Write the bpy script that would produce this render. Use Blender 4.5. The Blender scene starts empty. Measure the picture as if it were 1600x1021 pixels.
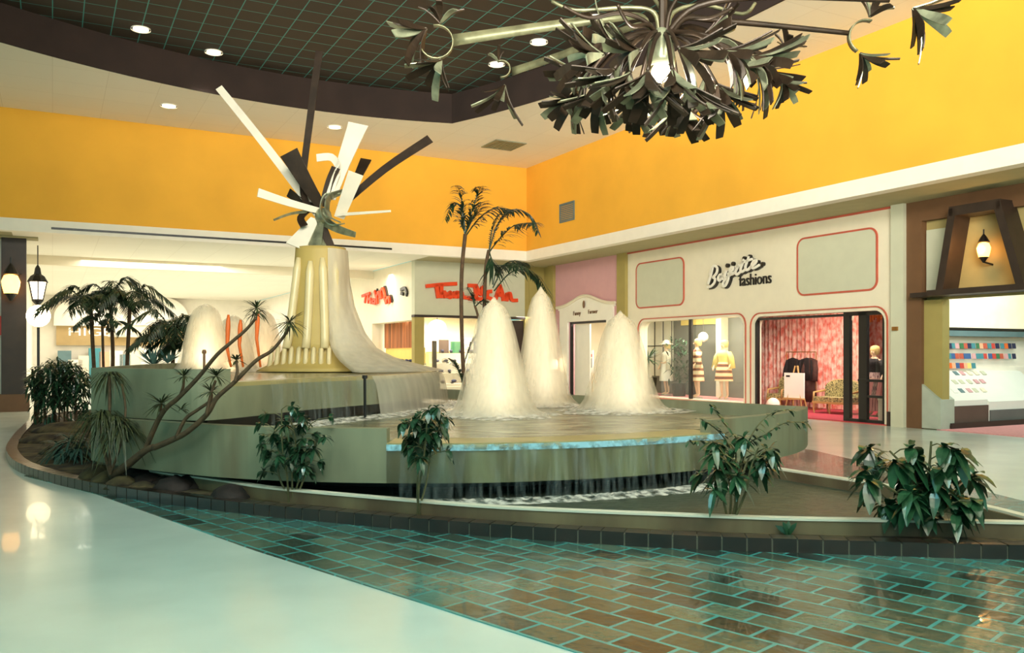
import bpy, bmesh, math, random
from mathutils import Vector, Matrix
from mathutils.geometry import tessellate_polygon

# ---------------------------------------------------------------- camera, world, light, exposure
sc = bpy.context.scene
COL = sc.collection
F = 1340.0                      # focal length in pixels of the 1600 x 1021 frame
HORIZON = 554.0
EYE = 1.65
cam_data = bpy.data.cameras.new('camera')
cam = bpy.data.objects.new('camera', cam_data)
COL.objects.link(cam)
cam.location = (0, 0, EYE)
cam.rotation_euler = (math.pi / 2, 0, 0)
cam_data.sensor_width = 36.0
cam_data.lens = F / 1600 * 36.0
cam_data.shift_y = (HORIZON - 510.5) / 1600
cam_data.clip_end = 300
sc.camera = cam

sc.view_settings.view_transform = 'Standard'
sc.view_settings.look = 'None'
sc.view_settings.gamma = 1
sc.view_settings.use_curve_mapping = False
sc.view_settings.exposure = 0.0
sc.cycles.transparent_max_bounces = 32
sc.cycles.max_bounces = 6

world = bpy.data.worlds.new('world'); sc.world = world
world.use_nodes = True
world.node_tree.nodes['Background'].inputs[0].default_value = (0.30, 0.80, 0.76, 1)
world.node_tree.nodes['Background'].inputs[1].default_value = 0.9

ANG = math.atan2(.472, .881)
CA, SA = math.cos(ANG), math.sin(ANG)
AV = Vector((CA, SA, 0)); UV = Vector((-SA, CA, 0))
def PQ(p, q, z=0.0):
    v = AV * p + UV * q; v.z = z
    return v

def light(name, kind, loc, energy, color, aim=None, size=None, size_y=None, angle=None, blend=.5, radius=None, spread=None):
    d = bpy.data.lights.new(name, kind)
    d.energy = energy; d.color = color
    o = bpy.data.objects.new(name, d); COL.objects.link(o)
    o.location = loc
    if kind == 'AREA':
        d.size = size
        if spread: d.spread = math.radians(spread)
        if size_y: d.shape = 'RECTANGLE'; d.size_y = size_y
    if kind == 'SPOT':
        d.spot_size = angle; d.spot_blend = blend
    if radius is not None and kind != 'AREA': d.shadow_soft_size = radius
    if aim is not None:
        o.rotation_euler = (Vector(aim) - Vector(loc)).to_track_quat('-Z', 'Y').to_euler()
    return o
WARM = (1.0, .86, .66); CREAM = (1.0, .93, .80); AMBER = (1.0, .55, .2); CYAN = (.55, .95, 1.0)
# added unseen fills for walls, ceiling and foreground; then mall lights down the corridor
light('wall_fill', 'AREA', (1.0, -3.0, 7.4), 700, CREAM, (4, 22, 7.6), 9, 2, spread=75)  # added flood from behind the camera onto the yellow walls
light('ceiling_fill', 'AREA', (2.0, -4.0, 4.6), 1500, CREAM, (3, 12, 12), 10, 1.5, spread=80)  # added fill to brighten the white ceiling
light('wall_fill', 'AREA', PQ(3.5, 3.0, 9.0), 1000, (1, .92, .78), PQ(7, 24, 5.5), 7, 2, spread=110)  # second added flood, aimed at the walls from above the frame
light('cyan_fill', 'AREA', (0.0, 3.0, 8.3), 420, (.30, .95, 1.0), (0, 4.5, 0), 8, 2)  # added fill that tints the foreground cyan
for q, e in ((32, 420), (38, 420), (46, 420), (52, 420)):
    light('corridor_light', 'AREA', PQ(5.2, q, 4.95), e, (1, .93, .82), PQ(5.2, q, 0), 9, 3)
light('soffit_light', 'AREA', PQ(14.0, 30.6, 2.95), 160, (1, .93, .8), PQ(14.0, 30.6, 0), 4, 1.5)

# ---------------------------------------------------------------- pixel helpers: where a sight line meets a real plane
def P(px, py, Y):
    return Vector(((px - 800) / F * Y, Y, EYE - (py - HORIZON) / F * Y))
def ground(px, py, z=0.0):
    Y = (EYE - z) * F / (py - HORIZON)
    return Vector(((px - 800) / F * Y, Y, z))
def overhead(px, py, z):
    Y = (z - EYE) * F / (HORIZON - py)
    return Vector(((px - 800) / F * Y, Y, z))
PW = 16.98; PY = 15.2; QY = 27.25; QW = 29.0; HS = 5.05; HY = 5.40; HC = 8.42; HD = 9.27
def Bp(px, py, p=PW):           # (s, z) on a plane facing the hall from the right, s = -q
    t = (px - 800) / F; Y = p / (CA * t + SA)
    return (-(Y * (CA - SA * t)), EYE - (py - HORIZON) / F * Y)
def Ap(px, py, q=QW):           # (p, z) on a plane facing the camera side
    t = (px - 800) / F; Y = q / (CA - SA * t)
    return (Y * (CA * t + SA), EYE - (py - HORIZON) / F * Y)
MATB = Matrix(((SA, CA, 0, 0), (-CA, SA, 0, 0), (0, 0, 1, 0), (0, 0, 0, 1)))   # local (s, p, z) -> world
MATA = Matrix(((CA, -SA, 0, 0), (SA, CA, 0, 0), (0, 0, 1, 0), (0, 0, 0, 1)))   # local (p, q, z) -> world
IDM = Matrix.Identity(4)

# ---------------------------------------------------------------- mesh builder
class MB:
    def __init__(self, M=IDM):
        self.v = []; self.f = []; self.M = M
    def add(self, vs, fs):
        b = len(self.v)
        self.v += [self.M @ Vector(x) for x in vs]
        self.f += [tuple(i + b for i in f) for f in fs]
        return self
    def box(self, x0, x1, y0, y1, z0, z1):
        return self.add([(x0,y0,z0),(x1,y0,z0),(x1,y1,z0),(x0,y1,z0),(x0,y0,z1),(x1,y0,z1),(x1,y1,z1),(x0,y1,z1)],
                 [(3,2,1,0),(4,5,6,7),(0,1,5,4),(1,2,6,5),(2,3,7,6),(3,0,4,7)])
    def hexa(self, bottom, top):
        return self.add(list(bottom) + list(top), [(3,2,1,0),(4,5,6,7),(0,1,5,4),(1,2,6,5),(2,3,7,6),(3,0,4,7)])
    def tube(self, pts, r, n=6, cap=True):
        pts = [Vector(p) for p in pts]
        rs = r if isinstance(r, (list, tuple)) else [r] * len(pts)
        vs = []; fs = []; ref = None
        for i, p in enumerate(pts):
            d = (pts[min(i+1, len(pts)-1)] - pts[max(i-1, 0)])
            d = d.normalized() if d.length > 1e-9 else Vector((0,0,1))
            if ref is None: ref = Vector((0,0,1)) if abs(d.z) < .9 else Vector((1,0,0))
            s = d.cross(ref).normalized(); t = s.cross(d).normalized(); ref = t
            for k in range(n):
                a = 2*math.pi*k/n
                vs.append(p + (s*math.cos(a) + t*math.sin(a)) * rs[i])
        for i in range(len(pts)-1):
            for k in range(n):
                fs.append((i*n+k, i*n+(k+1)%n, (i+1)*n+(k+1)%n, (i+1)*n+k))
        if cap:
            fs.append(tuple(range(n-1, -1, -1))); fs.append(tuple(range((len(pts)-1)*n, len(pts)*n)))
        return self.add(vs, fs)
    def ribbon(self, pts, ws, side, th=.01):
        """flat strip of real thickness along pts; side = direction(s) of its width"""
        pts = [Vector(p) for p in pts]; n = len(pts)
        ws = ws if isinstance(ws, (list, tuple)) else [ws]*n
        vs = []; fs = []
        for i, p in enumerate(pts):
            d = (pts[min(i+1, n-1)] - pts[max(i-1, 0)]).normalized()
            sd = side[i] if isinstance(side, list) else side
            s = Vector(sd) - d * d.dot(Vector(sd))
            s = s.normalized() if s.length > 1e-6 else Vector((1,0,0))
            m = d.cross(s).normalized() * th/2; s = s * ws[i]/2
            vs += [p-s-m, p+s-m, p+s+m, p-s+m]
        for i in range(n-1):
            for k in range(4):
                fs.append((i*4+k, i*4+(k+1)%4, (i+1)*4+(k+1)%4, (i+1)*4+k))
        fs.append((3,2,1,0)); fs.append(tuple(range((n-1)*4, n*4)))
        return self.add(vs, fs)
    def lathe(self, prof, c, n=16, cap=True, sx=1, sy=1):
        c = Vector(c); vs = []; fs = []
        for r, z in prof:
            for k in range(n):
                a = 2*math.pi*k/n
                vs.append((c.x + r*math.cos(a)*sx, c.y + r*math.sin(a)*sy, c.z + z))
        m = len(prof)
        for i in range(m-1):
            for k in range(n):
                fs.append((i*n+k, i*n+(k+1)%n, (i+1)*n+(k+1)%n, (i+1)*n+k))
        if cap:
            fs.append(tuple(range(n-1, -1, -1))); fs.append(tuple(range((m-1)*n, m*n)))
        return self.add(vs, fs)
    def ball(self, c, r, n=12, sx=1, sy=1, sz=1):
        prof = [(max(.02*r, r*math.sin(math.pi*i/(n//2+2))), -r*math.cos(math.pi*i/(n//2+2))*sz) for i in range(n//2+3)]
        return self.lathe(prof, c, n, True, sx, sy)
    def plate(self, outer, holes, y0, y1, plane='xz'):
        """outline with holes, extruded: in (x,z) from y0 to y1, or in (x,y) from z0 to z1"""
        polys = [outer] + list(holes)
        tri = tessellate_polygon([[Vector((a, b, 0)) for a, b in pl] for pl in polys])
        flat = [q for pl in polys for q in pl]; n = len(flat)
        mk = (lambda a, b, y: (a, y, b)) if plane == 'xz' else (lambda a, b, y: (a, b, y))
        vs = [mk(a, b, y0) for a, b in flat] + [mk(a, b, y1) for a, b in flat]
        fs = [tuple(t) for t in tri] + [tuple(i+n for i in reversed(t)) for t in tri]
        b0 = 0
        for pl in polys:
            m = len(pl)
            for i in range(m):
                fs.append((b0+i, b0+(i+1)%m, n+b0+(i+1)%m, n+b0+i))
            b0 += m
        return self.add(vs, fs)
    def strip(self, pts, z0, z1, th, side=1):
        """vertical wall of a given thickness along a plan curve"""
        n = len(pts); off = offset(pts, th*side)
        vs = []; fs = []
        for i in range(n):
            vs += [(pts[i][0], pts[i][1], z0), (off[i][0], off[i][1], z0), (off[i][0], off[i][1], z1), (pts[i][0], pts[i][1], z1)]
        for i in range(n-1):
            for k in range(4):
                fs.append((i*4+k, i*4+(k+1)%4, (i+1)*4+(k+1)%4, (i+1)*4+k))
        fs.append((3,2,1,0)); fs.append(tuple(range((n-1)*4, n*4)))
        return self.add(vs, fs)
    def leaf(self, base, d, up, L, w, droop=.3, seg=3, cup=.15):
        d = Vector(d).normalized(); up = Vector(up)
        s = d.cross(up); s = s.normalized() if s.length > 1e-5 else Vector((1,0,0))
        vs = []; fs = []; p = Vector(base)
        for i in range(seg+1):
            t = i/seg
            ww = w * (math.sin(math.pi * min(1, .08 + t*.9)) ** .8) / 2
            c = p + d*L*t + Vector((0,0,-droop*L*t*t))
            vs += [c - s*ww + Vector((0,0,cup*ww)), c, c + s*ww + Vector((0,0,cup*ww))]
        for i in range(seg):
            a = i*3; fs += [(a, a+1, a+4, a+3), (a+1, a+2, a+5, a+4)]
        return self.add(vs, fs)
    def build(self, name, mat, parent=None, smooth=False, loc=None):
        me = bpy.data.meshes.new(name)
        if parent is not None: o0 = world_loc(parent)
        elif loc is not None: o0 = Vector(loc)
        else:
            xs = [v.x for v in self.v]; ys = [v.y for v in self.v]; zs = [v.z for v in self.v]
            o0 = Vector(((min(xs)+max(xs))/2, (min(ys)+max(ys))/2, min(zs)))
        me.from_pydata([v - o0 for v in self.v], [], self.f)
        me.validate(); me.materials.append(mat)
        bm = bmesh.new(); bm.from_mesh(me); bmesh.ops.recalc_face_normals(bm, faces=bm.faces); bm.to_mesh(me); bm.free()
        if smooth:
            for pl in me.polygons: pl.use_smooth = True
        o = bpy.data.objects.new(name, me); COL.objects.link(o)
        if parent is None: o.location = o0
        else: o.parent = parent
        return o
def world_loc(o):
    v = Vector(o.location)
    while o.parent is not None: o = o.parent; v = v + Vector(o.location)
    return v
def offset(pts, d, closed=False):
    n = len(pts); out = []
    for i in range(n):
        if closed: a = pts[(i-1) % n]; b = pts[(i+1) % n]
        else: a = pts[max(i-1, 0)]; b = pts[min(i+1, n-1)]
        t = Vector((b[0]-a[0], b[1]-a[1])).normalized()
        out.append((pts[i][0] - t.y*d, pts[i][1] + t.x*d))
    return out
def smoothc(pts, k=6, closed=False):
    """Catmull-Rom through points of any dimension"""
    pts = [Vector(p) for p in pts]; n = len(pts); out = []
    rng = n if closed else n-1
    for i in range(rng):
        if closed: p0, p1, p2, p3 = pts[i-1], pts[i], pts[(i+1) % n], pts[(i+2) % n]
        else: p0, p1, p2, p3 = pts[max(i-1, 0)], pts[i], pts[i+1], pts[min(i+2, n-1)]
        for j in range(k):
            t = j/k
            out.append(.5*((2*p1) + (p2-p0)*t + (2*p0-5*p1+4*p2-p3)*t*t + (3*p1-p0-3*p2+p3)*t**3))
    if not closed: out.append(pts[-1])
    return out
def lerp_tab(tab, x):
    if x <= tab[0][0]: return tab[0][1]
    for (a, b), (c, d) in zip(tab, tab[1:]):
        if x <= c: return b + (d-b)*(x-a)/(c-a)
    return tab[-1][1]

def tag(o, label=None, cat=None, group=None, kind=None):
    if label: o['label'] = label
    if cat: o['category'] = cat
    if group: o['group'] = group
    if kind: o['kind'] = kind
    return o
def thing(name, label, cat, loc, group=None):
    o = bpy.data.objects.new(name, None); COL.objects.link(o)
    o.location = Vector(loc); o.empty_display_size = .1
    return tag(o, label, cat, group)
def struct(o): o['kind'] = 'structure'; return o
def copy_tree(o, kids, parent=None):
    c = o.copy(); COL.objects.link(c); c.parent = parent
    for ch in kids.get(o.name, []): copy_tree(ch, kids, c)
    return c
def kids_of(root):
    k = {}
    for o in bpy.data.objects:
        if o.parent is not None: k.setdefault(o.parent.name, []).append(o)
    return k
def dup(root, loc, rotz=None, label=None, group=None, scale=None):
    c = copy_tree(root, kids_of(root)); c.location = loc
    if rotz is not None: c.rotation_euler = (0, 0, rotz)
    if scale is not None: c.scale = scale
    if label: c['label'] = label
    if group: c['group'] = group
    return c

# ---------------------------------------------------------------- materials
def lin(c):
    return tuple(((x/255)/12.92 if x/255 <= .04045 else ((x/255+.055)/1.055)**2.4) for x in c) + (1,)
def base_mat(name):
    m = bpy.data.materials.new(name); m.use_nodes = True
    nt = m.node_tree; return m, nt, nt.nodes['Principled BSDF']
def mat(name, c, rough=.6, metal=0.0, var=.06, scale=3.0, bump=0.0, coat=0.0, emit=None, estr=0, spec=.5, stretch=None, c2=None):
    m, nt, b = base_mat(name)
    N = nt.nodes; L = nt.links
    b.inputs['Roughness'].default_value = rough; b.inputs['Metallic'].default_value = metal
    b.inputs['Coat Weight'].default_value = coat; b.inputs['Specular IOR Level'].default_value = spec
    tc = N.new('ShaderNodeTexCoord'); mp = N.new('ShaderNodeMapping')
    L.new(tc.outputs['Object'], mp.inputs['Vector'])
    if stretch: mp.inputs['Scale'].default_value = stretch
    no = N.new('ShaderNodeTexNoise'); no.inputs['Scale'].default_value = scale; no.inputs['Detail'].default_value = 4
    L.new(mp.outputs[0], no.inputs['Vector'])
    cr = N.new('ShaderNodeValToRGB')
    c = lin(c)
    c_hi = lin(c2) if c2 else tuple(min(1, x*(1+var)) for x in c[:3]) + (1,)
    c_lo = c if c2 else tuple(x*(1-var) for x in c[:3]) + (1,)
    cr.color_ramp.elements[0].color = c_lo; cr.color_ramp.elements[1].color = c_hi
    cr.color_ramp.elements[0].position = .35; cr.color_ramp.elements[1].position = .65
    L.new(no.outputs['Fac'], cr.inputs[0]); L.new(cr.outputs[0], b.inputs['Base Color'])
    if bump:
        bu = N.new('ShaderNodeBump'); bu.inputs['Strength'].default_value = bump; bu.inputs['Distance'].default_value = .03
        L.new(no.outputs['Fac'], bu.inputs['Height']); L.new(bu.outputs[0], b.inputs['Normal'])
    if emit:
        b.inputs['Emission Color'].default_value = lin(emit); b.inputs['Emission Strength'].default_value = estr
    return m
def stained(m, c, z=.12, lo=.55, hi=.72, sc_=1.6):
    N = m.node_tree.nodes; L = m.node_tree.links; b = N['Principled BSDF']; old = b.inputs['Base Color'].links[0].from_socket
    tc = N.new('ShaderNodeTexCoord'); mp = N.new('ShaderNodeMapping'); mp.inputs['Scale'].default_value = (1, 1, z)
    no = N.new('ShaderNodeTexNoise'); no.inputs['Scale'].default_value = sc_; no.inputs['Detail'].default_value = 6
    mr = N.new('ShaderNodeMapRange'); mr.inputs[1].default_value = lo; mr.inputs[2].default_value = hi; mr.inputs[4].default_value = .75
    mx = N.new('ShaderNodeMixRGB'); mx.inputs['Color2'].default_value = lin(c)
    L.new(tc.outputs['Object'], mp.inputs['Vector']); L.new(mp.outputs[0], no.inputs['Vector']); L.new(no.outputs['Fac'], mr.inputs[0])
    L.new(mr.outputs[0], mx.inputs['Fac']); L.new(old, mx.inputs['Color1']); L.new(mx.outputs[0], b.inputs['Base Color'])
def brick_mat(name, c1, c2, mortar, w, h, ms, rough=.4, rot=0.0, off=.5, bump=.3, var=None, coat=0.0):
    m, nt, b = base_mat(name); N = nt.nodes; L = nt.links
    tc = N.new('ShaderNodeTexCoord'); mp = N.new('ShaderNodeMapping'); mp.inputs['Rotation'].default_value = (0, 0, rot)
    br = N.new('ShaderNodeTexBrick'); br.offset = off
    br.inputs['Color1'].default_value = lin(c1); br.inputs['Color2'].default_value = lin(c2); br.inputs['Mortar'].default_value = lin(mortar)
    br.inputs['Scale'].default_value = 1; br.inputs['Brick Width'].default_value = w; br.inputs['Row Height'].default_value = h
    br.inputs['Mortar Size'].default_value = ms; br.inputs['Bias'].default_value = 0
    L.new(tc.outputs['Object'], mp.inputs['Vector']); L.new(mp.outputs[0], br.inputs['Vector'])
    src = br.outputs['Color']
    if var:
        no = N.new('ShaderNodeTexNoise'); no.inputs['Scale'].default_value = var[0]; no.inputs['Detail'].default_value = 3
        L.new(mp.outputs[0], no.inputs['Vector'])
        mx = N.new('ShaderNodeMixRGB'); mx.blend_type = 'MIX'
        mx.inputs['Color2'].default_value = lin(var[1])
        mr = N.new('ShaderNodeMapRange'); mr.inputs[1].default_value = .5; mr.inputs[2].default_value = .75; mr.inputs[4].default_value = .8
        L.new(no.outputs['Fac'], mr.inputs[0]); L.new(mr.outputs[0], mx.inputs['Fac']); L.new(src, mx.inputs['Color1']); src = mx.outputs[0]
    L.new(src, b.inputs['Base Color'])
    b.inputs['Roughness'].default_value = rough; b.inputs['Coat Weight'].default_value = coat
    if bump:
        bu = N.new('ShaderNodeBump'); bu.inputs['Strength'].default_value = bump; bu.inputs['Distance'].default_value = .01; bu.invert = True
        ad = N.new('ShaderNodeTexNoise'); ad.inputs['Scale'].default_value = 9
        ma = N.new('ShaderNodeMath'); ma.operation = 'SUBTRACT'
        L.new(mp.outputs[0], ad.inputs['Vector']); L.new(br.outputs['Fac'], ma.inputs[0]); L.new(ad.outputs['Fac'], ma.inputs[1])
        L.new(ma.outputs[0], bu.inputs['Height']); L.new(bu.outputs[0], b.inputs['Normal'])
    return m
def spray_mat(name, c, lo, hi, stretch, scale=6.0, th=(.35, .7), transl=.5):
    """streaky see-through sheet of falling white water"""
    m = bpy.data.materials.new(name); m.use_nodes = True; nt = m.node_tree; N = nt.nodes; L = nt.links
    N.clear(); out = N.new('ShaderNodeOutputMaterial')
    tr = N.new('ShaderNodeBsdfTransparent'); df = N.new('ShaderNodeBsdfDiffuse'); tl = N.new('ShaderNodeBsdfTranslucent')
    df.inputs[0].default_value = lin(c); tl.inputs[0].default_value = lin(c)
    m1 = N.new('ShaderNodeMixShader'); m1.inputs[0].default_value = transl
    L.new(df.outputs[0], m1.inputs[1]); L.new(tl.outputs[0], m1.inputs[2])
    tc = N.new('ShaderNodeTexCoord'); mp = N.new('ShaderNodeMapping'); mp.inputs['Scale'].default_value = stretch
    no = N.new('ShaderNodeTexNoise'); no.inputs['Scale'].default_value = scale; no.inputs['Detail'].default_value = 3
    L.new(tc.outputs['Object'], mp.inputs['Vector']); L.new(mp.outputs[0], no.inputs['Vector'])
    mr = N.new('ShaderNodeMapRange'); mr.inputs[1].default_value = th[0]; mr.inputs[2].default_value = th[1]
    mr.inputs[3].default_value = lo; mr.inputs[4].default_value = hi
    L.new(no.outputs['Fac'], mr.inputs[0])
    m2 = N.new('ShaderNodeMixShader'); L.new(mr.outputs[0], m2.inputs[0]); L.new(tr.outputs[0], m2.inputs[1]); L.new(m1.outputs[0], m2.inputs[2])
    L.new(m2.outputs[0], out.inputs['Surface'])
    return m
def glass_mat(name, alpha=.12, c=(248,250,248)):
    m = bpy.data.materials.new(name); m.use_nodes = True; nt = m.node_tree; N = nt.nodes; L = nt.links
    N.clear(); out = N.new('ShaderNodeOutputMaterial')
    tr = N.new('ShaderNodeBsdfTransparent'); tr.inputs[0].default_value = lin(c)
    gl = N.new('ShaderNodeBsdfGlossy'); gl.inputs['Roughness'].default_value = .02
    mx = N.new('ShaderNodeMixShader'); mx.inputs[0].default_value = .05; L.new(tr.outputs[0], mx.inputs[1]); L.new(gl.outputs[0], mx.inputs[2])
    L.new(mx.outputs[0], out.inputs['Surface'])
    return m

M = dict(
    floor=mat('pale terrazzo', (208,218,208), .22, var=.05, scale=1.2, coat=.15),
    brick=brick_mat('slate paving', (36,42,36), (90,110,92), (68,148,146), .34, .225, .014, .24, rot=math.radians(45), bump=1.0, var=(.9, (84,140,134)), coat=.25),  # teal cast of the foreground light mixed into tile and grout colours
    white=mat('white plaster', (246,238,222), .8, var=.02),
    ceil=brick_mat('white ceiling tiles', (246,238,222), (243,235,219), (228,218,200), 1.2, 1.2, .006, .85, rot=-ANG, off=0, bump=0),
    yellow=mat('golden yellow paint', (240,176,54), .8, var=.05, scale=.6),
    dark=brick_mat('dark ceiling grid', (60,46,34), (54,42,31), (70,150,140), .61, .61, .012, .7, rot=-ANG, off=0, bump=0),
    darkedge=mat('dark brown cove', (44,30,24), .9, var=.15, scale=1.5),
    taupe=mat('taupe soffit', (176,166,128), .85, var=.03),
    olive=mat('olive paint', (168,150,86), .8, var=.03),
    concrete=mat('cast concrete', (106,109,86), .62, var=.0, scale=1.6, bump=.15, c2=(128,132,106), stretch=(1,1,.35)),
    poolwall=mat('brown stained concrete', (88,70,50), .6, var=0, scale=2, bump=.1, c2=(118,104,76), stretch=(1,1,.3)),
    wetwall=mat('wet streaked concrete', (82,78,54), .35, var=0, scale=3.2, bump=.2, c2=(112,116,86), stretch=(1,1,.22)),
    concrete_in=mat('wet concrete', (150,138,90), .35, var=.12, scale=2, bump=.1),
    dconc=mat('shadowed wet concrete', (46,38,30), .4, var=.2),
    tower=mat('tower concrete', (176,152,84), .6, var=.06, scale=2),
    rib=mat('water coated rib', (212,194,146), .35, var=.05),
    water=mat('fountain water', (58,64,50), .22, var=.0, scale=5.0, bump=1.0, c2=(158,156,126), coat=.0, stretch=(.6,1.5,1)),
    pool=mat('pool water', (50,58,48), .35, var=.0, scale=9, bump=.5, c2=(72,80,66), coat=.0),
    foam=mat('white foam', (240,240,232), .7, var=.02, scale=8, bump=.4),
    jet=spray_mat('water jet', (255,248,232), .16, .44, (1,1,.12), 7, (.2,.8), .65),
    fall=spray_mat('falling water', (225,240,240), .0, .26, (1,1,.10), 14, (.42,.8)),
    lipfoam=spray_mat('bright lip foam', (170,220,235), .1, .9, (1,1,1), 7, (.4,.6), .2),
    sheet=spray_mat('sheet of water', (255,250,236), .45, .8, (1,1,.12), 4, (.2,.8), .65),
    ripple=spray_mat('splash foam', (248,244,234), .0, .75, (1,1,1), 9, (.35,.62), .2),
    soil=mat('dark soil', (34,22,15), .95, var=.4, scale=4, bump=.8, c2=(92,78,48)),
    rimlight=mat('pale pool coping', (222,216,196), .5, var=.04),
    curb=mat('glazed brown brick', (46,33,27), .28, var=.3, scale=3, coat=.4, bump=.1),
    mortar=mat('mortar', (120,116,100), .9),
    rock=mat('dark lava rock', (40,28,24), .8, var=.4, scale=5, bump=.8),
    leaf=mat('glossy dark leaf', (36,68,44), .3, var=.35, scale=8, coat=.3),
    leaf2=mat('broad leaf', (40,76,48), .28, var=.4, scale=5, coat=.4),
    palm=mat('palm leaf', (34,56,34), .45, var=.35, scale=5),
    agave=mat('blue green leaf', (120,160,150), .45, var=.3, scale=5),  # cyan light on this plant is put into its leaf colour
    olleaf=mat('dull spiky leaf', (58,62,34), .5, var=.35, scale=6),
    stem=mat('brown stem', (84,62,40), .8, var=.25, scale=12, bump=.3),
    gstem=mat('pale green stem', (96,92,60), .7, var=.2, scale=12),
    bronze=mat('dark bronze sheet', (48,36,25), .45, metal=.4, var=.3, scale=4),
    verdi=mat('polished pale steel', (138,142,116), .3, metal=.55, var=.35, scale=5),
    armm=mat('greenish brown metal', (112,110,82), .35, metal=.4, var=.3, scale=5),
    steelw=mat('pale steel', (236,228,208), .35, metal=.15, var=.04),
    pink=mat('pink paint', (216,164,166), .8, var=.02),
    pinkpatch=mat('coral pink paint', (214,140,132), .8, var=.03),
    redline=mat('red moulding', (196,92,70), .5),
    panel=mat('pale green panel', (206,204,178), .7, var=.02),
    black=mat('black metal', (22,18,16), .4),
    brownwood=mat('dark brown timber', (52,38,30), .5, var=.15, scale=4),
    brownfr=mat('brown frame', (112,78,50), .6, var=.06),
    curtain=mat('pink patterned curtain', (226,112,94), .85, var=0, scale=9, c2=(252,216,198), stretch=(1,1,.6)),
    carpet=mat('red carpet', (178,58,74), .95, var=.15, scale=30),
    pinkcarp=mat('pink carpet', (222,150,150), .95, var=.06, scale=20),
    orange=mat('orange red enamel', (238,72,24), .45, var=.02),
    orange2=mat('orange enamel', (236,110,40), .5, var=.02),
    brass=mat('brass', (170,120,60), .35, metal=.6),
    cream=mat('cream laminate', (238,226,200), .6, var=.02),
    greyc=mat('grey cabinet side', (176,182,166), .6),
    brownc=mat('brown plinth', (96,74,64), .7),
    bluebar=mat('blue grey rail', (100,128,132), .5),
    curt2=mat('brown orange drape', (120,84,60), .9, var=0, scale=9, c2=(206,128,80), stretch=(1,1,.02)),
    yel2=mat('yellow cloth', (240,212,120), .8, var=.04),
    blackcloth=mat('black fur', (26,18,18), .9, var=.3, scale=20, bump=.5),
    browncl=mat('brown garment', (70,42,34), .9, var=.3, scale=9),
    settee=mat('green and cream woven upholstery', (52,54,34), .8, var=0, scale=26, c2=(206,192,130)),
    wood=mat('gilt wood', (190,150,90), .5),
    skin=mat('mannequin plastic', (226,186,150), .5, var=.02),
    hair=mat('blond wig', (206,176,110), .8, var=.1, scale=30),
    glass=glass_mat('shop glass'),
    paper=mat('white card', (240,236,226), .7, var=.01),
    lampglow=mat('lit lamp glass', (255,240,210), .4, emit=(255,228,180), estr=9),
    warmglow=mat('lit amber lamp glass', (255,200,120), .4, emit=(255,170,80), estr=7),
    downglow=mat('lit downlight lens', (255,250,235), .4, emit=(255,248,230), estr=5),
    litpanel=mat('backlit cream panel', (250,238,208), .6, emit=(250,232,196), estr=.45),
    vent=mat('grey grille', (132,134,112), .5),
    ventb=mat('blue grey grille', (96,120,124), .5),
    facade=mat('beige department store front', (196,166,116), .8, var=.03),
    teal=mat('teal merchandise', (70,140,150), .6), blue=mat('blue item', (60,96,150), .6), green=mat('green item', (60,120,80), .6),
    red=mat('red item', (206,70,60), .6), peach=mat('peach item', (240,178,140), .6), navy=mat('navy item', (40,44,80), .6),
)
def stripes(name, cols, h):
    m, nt, b = base_mat(name); N = nt.nodes; L = nt.links
    tc = N.new('ShaderNodeTexCoord'); w = N.new('ShaderNodeTexWave'); w.bands_direction = 'Z'
    w.inputs['Scale'].default_value = h; w.inputs['Distortion'].default_value = .6; w.inputs['Detail Scale'].default_value = 2
    cr = N.new('ShaderNodeValToRGB'); e = cr.color_ramp.elements
    cr.color_ramp.interpolation = 'CONSTANT'
    e[0].color = lin(cols[0]); e[1].color = lin(cols[1]); e[1].position = .5
    if len(cols) > 2: x = e.new(.75); x.color = lin(cols[2])
    L.new(tc.outputs['Object'], w.inputs['Vector']); L.new(w.outputs['Fac'], cr.inputs[0]); L.new(cr.outputs[0], b.inputs['Base Color'])
    b.inputs['Roughness'].default_value = .8
    return m
stained(M['concrete'], (96,70,42), lo=.54, hi=.74)
stained(M['wetwall'], (62,48,34), .15, .5, .75, 2)
M['str1'] = stripes('cream and tan striped cloth', [(236,216,176), (226,160,110), (120,70,50)], 1.6)
M['str2'] = stripes('cream and orange striped cloth', [(240,214,170), (220,112,60), (110,60,40)], 1.7)
M['multi'] = mat('mixed goods', (150,120,110), .7, var=0, scale=22, c2=(226,214,200))
M['garm'] = mat('mixed garments', (96,60,70), .8, var=0, scale=14, c2=(200,170,160), stretch=(3,3,.1))

# ---------------------------------------------------------------- the hall
brick_pts = [(-6.6, 11.6), (-4.9, 10.1), (-2.14, 7.18), (-.89, 5.96), (.18, 4.9), (3.2, 1.9), (10, 1.9), (7.5, 7), (5.75, 9.4), (5.5, 12.0), (5.15, 14.7), (3.5, 17.5), (0, 20.5), (-4, 21.5), (-6.5, 20), (-7, 15)]
fl = MB().plate([(-40, -8), (45, -8), (45, 80), (-40, 80)], [], -.2, 0, 'xy').build('floor', M['floor'], loc=(0,0,0)); struct(fl)
bf = MB().plate(brick_pts, [], 0.0, .008, 'xy').build('floor', M['brick'], loc=(0,0,0)); struct(bf)

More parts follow.
